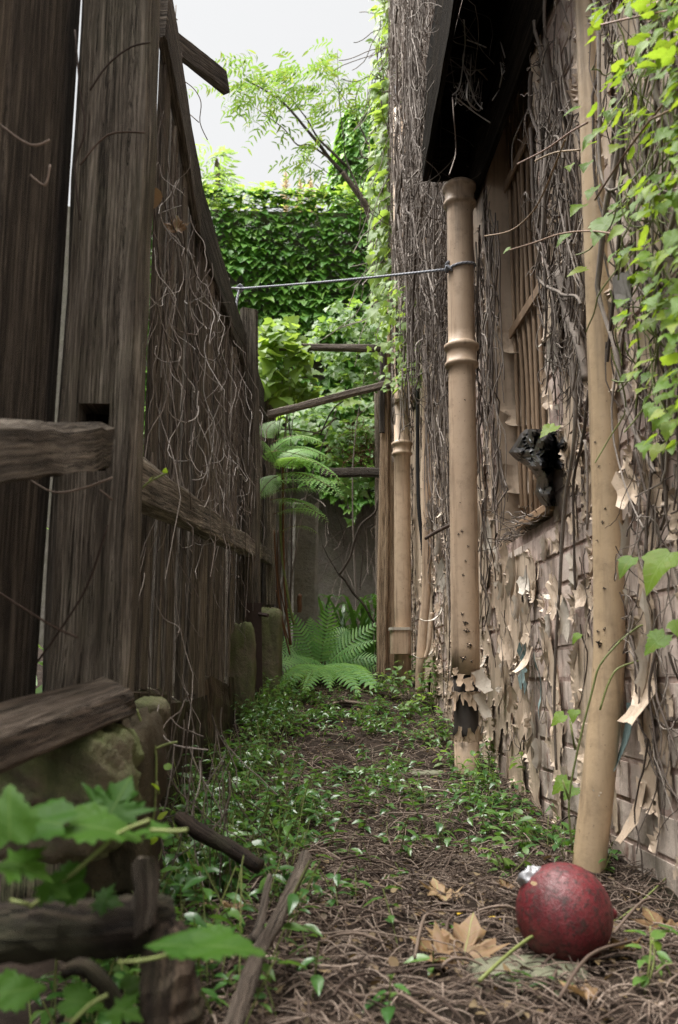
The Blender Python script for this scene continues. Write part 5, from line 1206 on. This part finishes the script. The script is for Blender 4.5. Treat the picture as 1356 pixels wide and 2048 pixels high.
def cover():
    # dense glossy ground cover hugging the plinth, thinner across the path
    pos, nr, tp, sz, stems = [], [], [], [], []
    n = 7000; y = 1.15+3.9*rng.random(n)**.9; x = rng.uniform(-.42,.70,n)
    left = FA+FB*(y-1.5)+.12
    w = np.interp(y, [1.0,1.6,2.3,3.0,3.8,5.0], [.24,.34,.37,.30,.22,.20])
    p = np.exp(-np.clip(x-left,0,None)**2/(w*w*.5))*1.0 + .02
    p += .15*np.exp(-((x-.18)**2/.05+(y-2.45)**2/.10)) + .35*np.exp(-((x-.42)**2/.035+(y-3.35)**2/.55)) + .3*np.exp(-((x-.6)**2/.02+(y-2.6)**2/.12)) + .8*np.exp(-((x-.1)**2/.08+(y-4.45)**2/.06)) + .4*np.exp(-((x-.62)**2/.010))*((y > 1.9) & (y < 3.6))
    p *= np.clip(fbm(x*4, y*4, 95, 3)*3.6-1.1, .02, 1.2)
    k = (rng.random(n) < p) & (x > left-.03) & (x < WX-.03); x, y = x[k], y[k]
    for a, b in zip(x, y):
        h = random.uniform(.02,.11)*(1.5 if a < .02 else .8); g = float(gz(a, b)); th = random.uniform(0,6.28); d = Vector((math.cos(th), math.sin(th), 0)); top = Vector((a, b, g))+d*h*.5+Vector((0,0,h))
        stems.append((Vector((a,b,g)), top))
        for q in range(random.choice((3,4,5))):
            f = .45+.55*q/4; c = Vector((a,b,g)).lerp(top, f); u = th+q*2.4+random.uniform(-.4,.4); dd = Vector((math.cos(u), math.sin(u), random.uniform(-.15,.25)))
            pos.append(c+dd*.004); tp.append(dd); nr.append(Vector((random.gauss(0,.25), random.gauss(0,.25), 1))); sz.append(random.uniform(.020,.040))
    A = lambda q: np.array([tuple(v) for v in q])
    t = thing('ground_cover', (-.1, 2.5, .05), 'glossy dark green creeping ground cover along the fence side of the path', 'ground cover'); t['kind'] = 'stuff'
    P = A(pos); scatter('leaves', T_OV, P, frames(A(nr), A(tp)), np.array(sz), M['tradi'], t, 0)
    Pw = np.array([[tuple(a), tuple(a.lerp(b,.5)+Vector((0,0,.004))), tuple(b)] for a, b in stems]); V, Q = tubes_np(Pw, np.full((len(Pw),3),.0011), 4)
    link('stems', fast_mesh('stems', V, Q, M['green_stem'], True), t)['kind'] = 'stuff'
cover()
def weeds():
    def weed(px, py, h, n, s, label, name='seedling', mat='weed', spread=.5, tm=T_OV, lift=0.0):
        g = atG(px, py); t = thing(name, g, label, 'weed'); pos, nr, tp = [], [], []
        for k in range(max(1, n//7)):
            lean = Vector((random.uniform(-spread,spread), random.uniform(-spread,spread)*.6, 1)).normalized(); hh = h*random.uniform(.65,1.1); top = g+lean*hh
            MB().tube([g, g.lerp(top,.5)+Vector((random.uniform(-.01,.01),0,.005)), top], [.0018,.0014,.0009], 5).build('stem', M['green_stem'], t, True)
            for q in range(7):
                f = .3+.7*q/6; u = random.uniform(0,6.28); d = Vector((math.cos(u), math.sin(u), random.uniform(-.1,.3))); pos.append(g.lerp(top,f)+d*.01); tp.append(d); nr.append(Vector((random.gauss(0,.3),random.gauss(0,.3)-.2,1)))
        A = lambda q: np.array([tuple(v) for v in q]); N = len(pos)
        scatter('leaves', tm, A(pos), frames(A(nr), A(tp)), rng.uniform(s*.7,s*1.25,N), M[mat], t, N, 'leaf')
    where = [(835,1330,.32,49,.05,'leafy green weed rising between the two thick drain pipes',.35), (860,1420,.26,56,.045,'pale green weed clump left of the torn pipe base',.5), (790,1400,.20,49,.045,'low weed clump at the right end of the fern',.7), (880,1490,.16,35,.04,'small weed beside the bare iron socket',.6), (830,1370,.24,49,.05,'light green weed in front of the far narrow pipe',.6), (755,1390,.12,35,.04,'ground weed touching the fern tips',.9),
             (1080,1600,.16,28,.035,'thin weed against the bare brick between the pipes',.5), (970,1575,.12,35,.035,'leafy seedling just right of the torn pipe base',.7), (1105,1590,.14,21,.035,'sparse weed close left of the slim pipe',.5), (820,1440,.14,42,.04,'bushy weed on the path before the far pipes',.8), (900,1540,.10,28,.035,'tiny weed in front of the torn pipe base',.8), (880,1390,.22,42,.045,'upright weed against the wall behind the torn pipe',.4),
             (1000,1540,.14,28,.035,'sparse seedling at the brick wall foot beside the torn pipe',.6), (1135,1640,.20,14,.06,'five leaved seedling standing left of the slim pipe',.3), (1075,1690,.10,21,.035,'tiny fern like seedling between wall and red ball',.9), (935,1600,.10,28,.035,'small weed on the path below the torn pipe',.8), (1010,1760,.08,21,.03,'tiny seedling left of the red ball',.9), (1290,1990,.09,14,.03,'yellow green seedling right of the mossy slab',.6), (530,1410,.14,21,.04,'small weed at the foot of the mossy stone',.7), (480,1560,.14,35,.04,'shiny seedling clump against the plinth',.7), (700,1560,.08,35,.032,'low seedlings in the middle of the path',1.1), (420,1650,.14,42,.042,'glossy seedling clump beside the dark branch',.8), (430,1800,.13,42,.045,'glossy seedling clump behind the rotten log',.8), (610,1640,.09,42,.035,'low shiny seedlings right of the plinth',1.0), (560,1820,.10,28,.035,'seedlings growing beside the grey branch',.9)]
    for px, py, h, n, s, lab, sp in where: weed(px, py, h, n, s, lab, spread=sp, mat='weed' if py < 1545 or px > 900 else 'tradi')
weeds()

# ------------------------------------------------------------------ things lying on the alley floor
def floor_things():
    # the red ball
    c = atY(1128, 1826, 1.46); r = .0735; c.z = max(c.z, float(gz(c.x, c.y))+r-.006); t = thing('red_ball', c-Vector((0,0,r)), 'worn dark red ball lying at the foot of the slim pipe', 'ball')
    ax = Vector((.98,-.05,-.02)).normalized(); s1 = ax.cross(Vector((0,0,1))).normalized(); s2 = ax.cross(s1); n = 44; prof = []
    for i in range(1, 36):
        ph = math.pi*i/36; x = -math.cos(ph)*r; q = math.sin(ph)*r
        if x > .066: q = max(q, .011*(1-(x-.066)/.03))
        prof.append((x, q))
    prof += [(.077,.008),(.080,.006),(.082,.003)]
    b = MB(); b.loft([[c+ax*x+(s1*math.cos(2*math.pi*j/n)+s2*math.sin(2*math.pi*j/n))*q for j in range(n)] for x, q in prof]); b.build('shell', M['ball'], t, True)
    for k, (x, y, s) in enumerate(((1069,1771,.012),)): MB().leaf(T_ROUND[1], Matrix.Translation(atY(x, y, 1.405)) @ Matrix.Rotation(.6,4,'X') @ Matrix.Scale(s,4)).build('leaf_scrap', M['dry'], t)
    p = atY(1064, 1758, 1.47); o = blob_stone(p, (.020, .016, .018), 29, M['silver'], 'silver_foil', None, 2.2, (24, 16), .45); rebase(o, p-Vector((0,0,.015))); tag(o, 'crumpled silver foil wad tucked behind the red ball', 'foil')
    # dry maple leaves
    def dry(px, py, s, rz, tilt, tilt2, k, label, lift=.012, mat='dry'):
        g = atG(px, py)+Vector((0,0,lift)); o = MB().leaf(T_MAPLE[k], Matrix.Translation(g) @ Matrix.Rotation(rz,4,'Z') @ Matrix.Rotation(tilt,4,'X') @ Matrix.Rotation(tilt2,4,'Y') @ Matrix.Scale(s,4)).build('dry_leaf', M[mat], None, True)
        rebase(o, g); tag(o, label, 'leaf', 'dry leaves on the alley floor')
    dry(925,1935,.085,-.5,.85,.15,0,'large tan maple leaf standing up left of the mossy slab',.004); dry(900,1935,.065,1.5,.35,-.3,1,'pale tan maple leaf lying flat beside the large one'); dry(893,1815,.062,.3,.3,.2,1,'shiny red brown curled leaf in the middle of the twigs')
    dry(1335,1885,.075,.2,.6,.1,0,'tan maple leaf by the wall foot right of the red ball',.006); dry(1262,1915,.05,2.2,.4,.3,1,'curled yellow brown leaf just right of the ball',.01); dry(1015,1790,.03,.4,.5,.2,1,'small orange leaf left of the ball',.01); dry(870,1840,.05,2.0,.1,.1,0,'brown leaf beside the shiny curled one'); dry(1190,2020,.05,1.0,.2,.2,1,'red brown leaf fragment below the mossy slab'); dry(480,1840,.04,1.2,.3,.1,1,'brown leaf at the foot of the grey branch')
    for k, (x, y) in enumerate(((1055,1828),(1003,1855),(925,1842),(548,1620),(1110,1955),(685,1450))):
        g = atG(x, y)+Vector((0,0,.012)); o = MB().leaf(T_OV[0], Matrix.Translation(g) @ Matrix.Rotation(k*1.3,4,'Z') @ Matrix.Rotation(.3,4,'X') @ Matrix.Scale(.024,4)).build('yellow_leaf', YEL, None, True); rebase(o, g)
        tag(o, ['small yellow leaf touching the left of the red ball', 'yellow leaf left of the ball, second from it', 'yellow leaf above the shiny red brown leaf', 'bright yellow leaf among the ground cover', 'yellow leaf lying on the mossy slab', 'yellow leaf on the far path'][k], 'leaf', 'fallen yellow leaves')
    # slabs
    for (x, y, sx, sy, lab) in ((1055,1950,.085,.05,'mossy green grey slab half buried below the red ball'), (858,1552,.07,.05,'flat grey green slab on the path beside the torn pipe')):
        g = atG(x, y); o = blob_stone(g+Vector((0,0,.0)), (sx, sy, .018), int(x), M['slab'], 'stone_slab', None, 5, (30, 12), .09); rebase(o, g-Vector((0,0,.01))); tag(o, lab, 'slab')
    # branches
    def branch(pts, r, name, label, mat='branch', twigs=()):
        b = MB(); b.tube(pts, r, 9, True, 0, .16); 
        for q, rr in twigs: b.tube(q, rr, 6, True, 0, .12)
        o = b.build(name, M[mat], None, True); rebase(o, pts[0]); tag(o, label, 'branch')
    branch([atY(455,2075,1.02), atY(490,1985,1.10), atY(520,1900,1.18), atY(550,1850,1.25), atY(580,1785,1.34), atY(612,1712,1.42)], [.010,.011,.009,.010,.009,.010], 'fallen_branch', 'weathered grey branch propped up in the centre foreground')
    branch([atY(505,1880,1.2), atY(520,1850,1.24), atY(532,1790,1.3), atY(540,1752,1.34)], [.006,.006,.005,.004], 'fallen_branch', 'thin crooked twig beside the propped grey branch')
    branch([atY(360,1635,1.55), atY(400,1665,1.52), atY(450,1690,1.5), atY(520,1735,1.47)], [.013,.013,.012,.011], 'fallen_branch', 'dark broken branch lying through the ground cover', 'log')
    branch([atG(655,1418)+Vector((0,0,.02)), atG(690,1414)+Vector((0,0,.025)), atG(735,1418)+Vector((0,0,.02)), atG(772,1422)+Vector((0,0,.015))], [.012,.012,.011,.009], 'fallen_branch', 'reddish brown stick lying across the path by the fern', 'beam')
    for k, (q, lab) in enumerate((([(1120,2048),(1180,1990),(1260,1930),(1330,1880)],'long thin twig crossing the lower right corner'), ([(960,2010),(1060,1950),(1160,1880),(1240,1850),(1356,1760)],'long green brown stem passing in front of the red ball'), ([(1230,1905),(1290,1860),(1330,1840)],'short stem right of the red ball'), ([(1180,1680),(1150,1672),(1120,1672),(1080,1700),(1040,1720)],'arched pale runner left of the slim pipe foot'), ([(830,1960),(850,1900),(880,1880)],'pale forked twig left of the large maple leaf'), ([(500,1560),(485,1600),(490,1660)],'pale upright twig in the ground cover'))):
        pts = [atG(x, y)+Vector((0,0,.03+.02*math.sin(i*1.5))) for i, (x, y) in enumerate(q)]; o = MB().tube(pts, [.0028,.0026,.0024,.002,.0016,.001][:len(pts)], 6, True, 0, .1).build('long_twig', M['twig'] if k != 1 else M['green_stem'], None, True); rebase(o, pts[0]); tag(o, lab, 'twig')
def m_yel():
    m = NT('yellow_fallen_leaf'); return m.done(m.bsdf((.50,.33,.03), .5, .3))
YEL = m_yel()
floor_things()

# ------------------------------------------------------------------ near left foreground: rotten log, stump, broad creeper leaves
def foreground():
    b = MB(); b.tube([atY(-60,1868,.86), atY(60,1862,.86), atY(160,1858,.87), atY(250,1850,.88), atY(335,1842,.90)], [.024,.026,.025,.026,.022], 16, True, 0, .10)
    o = b.build('rotten_log', M['log'], None); rebase(o, atY(150,1900,.87)); tag(o, 'dark rotten log lying across the lower left foreground', 'log')
    sp = MB().board(atY(292,1850,.86), atY(296,1735,.87), (.010,0,0), (0,.006,0), 5, .003, 0, .01).build('splinter', M['branch'], o); sp.data.transform(Matrix.Translation(Vector((0,0,0))))
    b = MB(); p0 = atY(345, 2090, .86); b.tube([Vector((p0.x,p0.y,-.02)), p0, atY(342,2000,.86), atY(338,1920,.87), atY(330,1850,.88)], [.030,.028,.026,.024,.016], 14, True, 0, .14); o = b.build('tree_stump', M['log'], None); rebase(o, (p0.x,p0.y,0)); tag(o, 'dark broken stump standing at the end of the rotten log', 'stump')
    b = MB(); b.tube([atY(125,1940,.92), atY(165,1932,.92), atY(205,1965,.92), atY(235,2010,.92), atY(262,2060,.92)], .0085, 9, True, 0, .1); o = b.build('arched_root', M['log'], None, True); rebase(o, atY(200,2000,.92)); tag(o, 'arched brown root under the rotten log', 'root')
    t = thing('broadleaf_creeper', Vector((-.22,.75,.1)), 'broad lobed green creeper leaves, blurred in the lower left foreground', 'creeper')
    def lf(px, py, Y, s, tip, nrm, k=0):
        F_ = frames(np.array([nrm], float), np.array([tip], float))[0]; Mx = Matrix([list(r) for r in F_*s]).to_4x4(); Mx.translation = atY(px, py, Y); MB().leaf(TF[k], Mx).build('leaf', M['fore'], t, True)
    TF = [leaf_tmpl(VINE, .38, .10, .30, 5, .05), leaf_tmpl(MAPLE, .35, .06, .25, 5, .05)]
    lf(125,1650,.80,0.055,(-1,.1,.15),(.1,-.45,.85),0); lf(20,1680,.76,0.046,(-.2,.1,1),(0,-.9,.3),0); lf(140,1650,.82,0.063,(.9,.1,-.22),(.1,-.30,.9),0); lf(340,1665,.86,0.038,(-.9,-.1,-.1),(.1,-.1,.98),1)
    lf(165,1762,.82,0.038,(-.8,0,-.35),(0,-.7,.6),0); lf(85,1765,.80,0.027,(.7,0,-.5),(.1,-.6,.7),1); lf(410,1900,.80,0.052,(-.97,.15,.20),(.12,-.22,.95),0); lf(395,1893,.80,0.057,(.97,-.1,.10),(-.05,-.16,.97),0)
    lf(130,2000,.84,0.034,(.9,0,-.1),(.1,-.5,.8),0); lf(225,2015,.84,0.029,(.6,0,-.6),(0,-.4,.9),1); lf(10,1720,.78,0.042,(.8,-.1,-.2),(.2,-.3,.9),1); lf(0,1990,.8,0.038,(.5,0,.4),(.2,-.5,.8),0); lf(215,1640,.9,0.050,(.2,0,.6),(.1,-.8,.5),1); lf(190,1800,.84,0.025,(.9,0,-.2),(0,-.5,.8),1); lf(250,1980,.9,0.025,(.5,0,.5),(0,-.6,.8),0)
    for q in ([(60,1815),(130,1760),(200,1700),(240,1665),(300,1640)], [(235,1925),(290,1920),(360,1905),(400,1895)], [(140,2050),(180,2010),(215,1990)], [(300,1660),(350,1662),(375,1660)], [(20,1800),(60,1810)], [(10,2005),(50,1960)]):
        MB().tube([atY(x, y, .82) for x, y in q], .0017, 7).build('stalk', M['green_stem'], t, True)
    t = thing('green_runner', atY(300,1700,1.45), 'yellow green runner climbing beside the boulder and plinth', 'vine')
    for q in ([(272,1418),(290,1460),(310,1495),(312,1570),(306,1640),(290,1690),(275,1760)], [(312,1497),(335,1488),(355,1484)], [(312,1560),(318,1588)]):
        MB().tube([atY(x, y, 1.45) for x, y in q], .0022, 6).build('stem', M['green_stem'], t, True)
    for x, y, s in ((316,1580,.022),(318,1640,.02),(335,1540,.016),(300,1690,.025)): MB().leaf(T_ROUND[0], Matrix.Translation(atY(x, y, 1.44)) @ Matrix.Rotation(random.uniform(0,6),4,'Z') @ Matrix.Rotation(.8,4,'X') @ Matrix.Scale(s,4)).build('leaf', M['vine'], t, True)
    n = 70; S = np.array([tuple(atY(random.uniform(180,480), random.uniform(1400,1560), random.uniform(1.5,2.0))) for _ in range(n)]); Pw = walk(S, np.tile([0,0,-1.],(n,1))+rng.normal(0,.25,(n,3)), rng.uniform(.1,.35,n), 9, .12); Pw[:,:,2] = np.maximum(Pw[:,:,2], gz(Pw[:,:,0],Pw[:,:,1])); V, Q = tubes_np(Pw, np.full((n,9),.0013), 4)
    o = link('dead_creeper', fast_mesh('dead_creeper', V, Q, M['stem'], True)); rebase(o, atY(330,1600,1.7)); tag(o, 'thin dead stems trailing down the plinth to the ground', 'creeper', kind='stuff')
foreground()
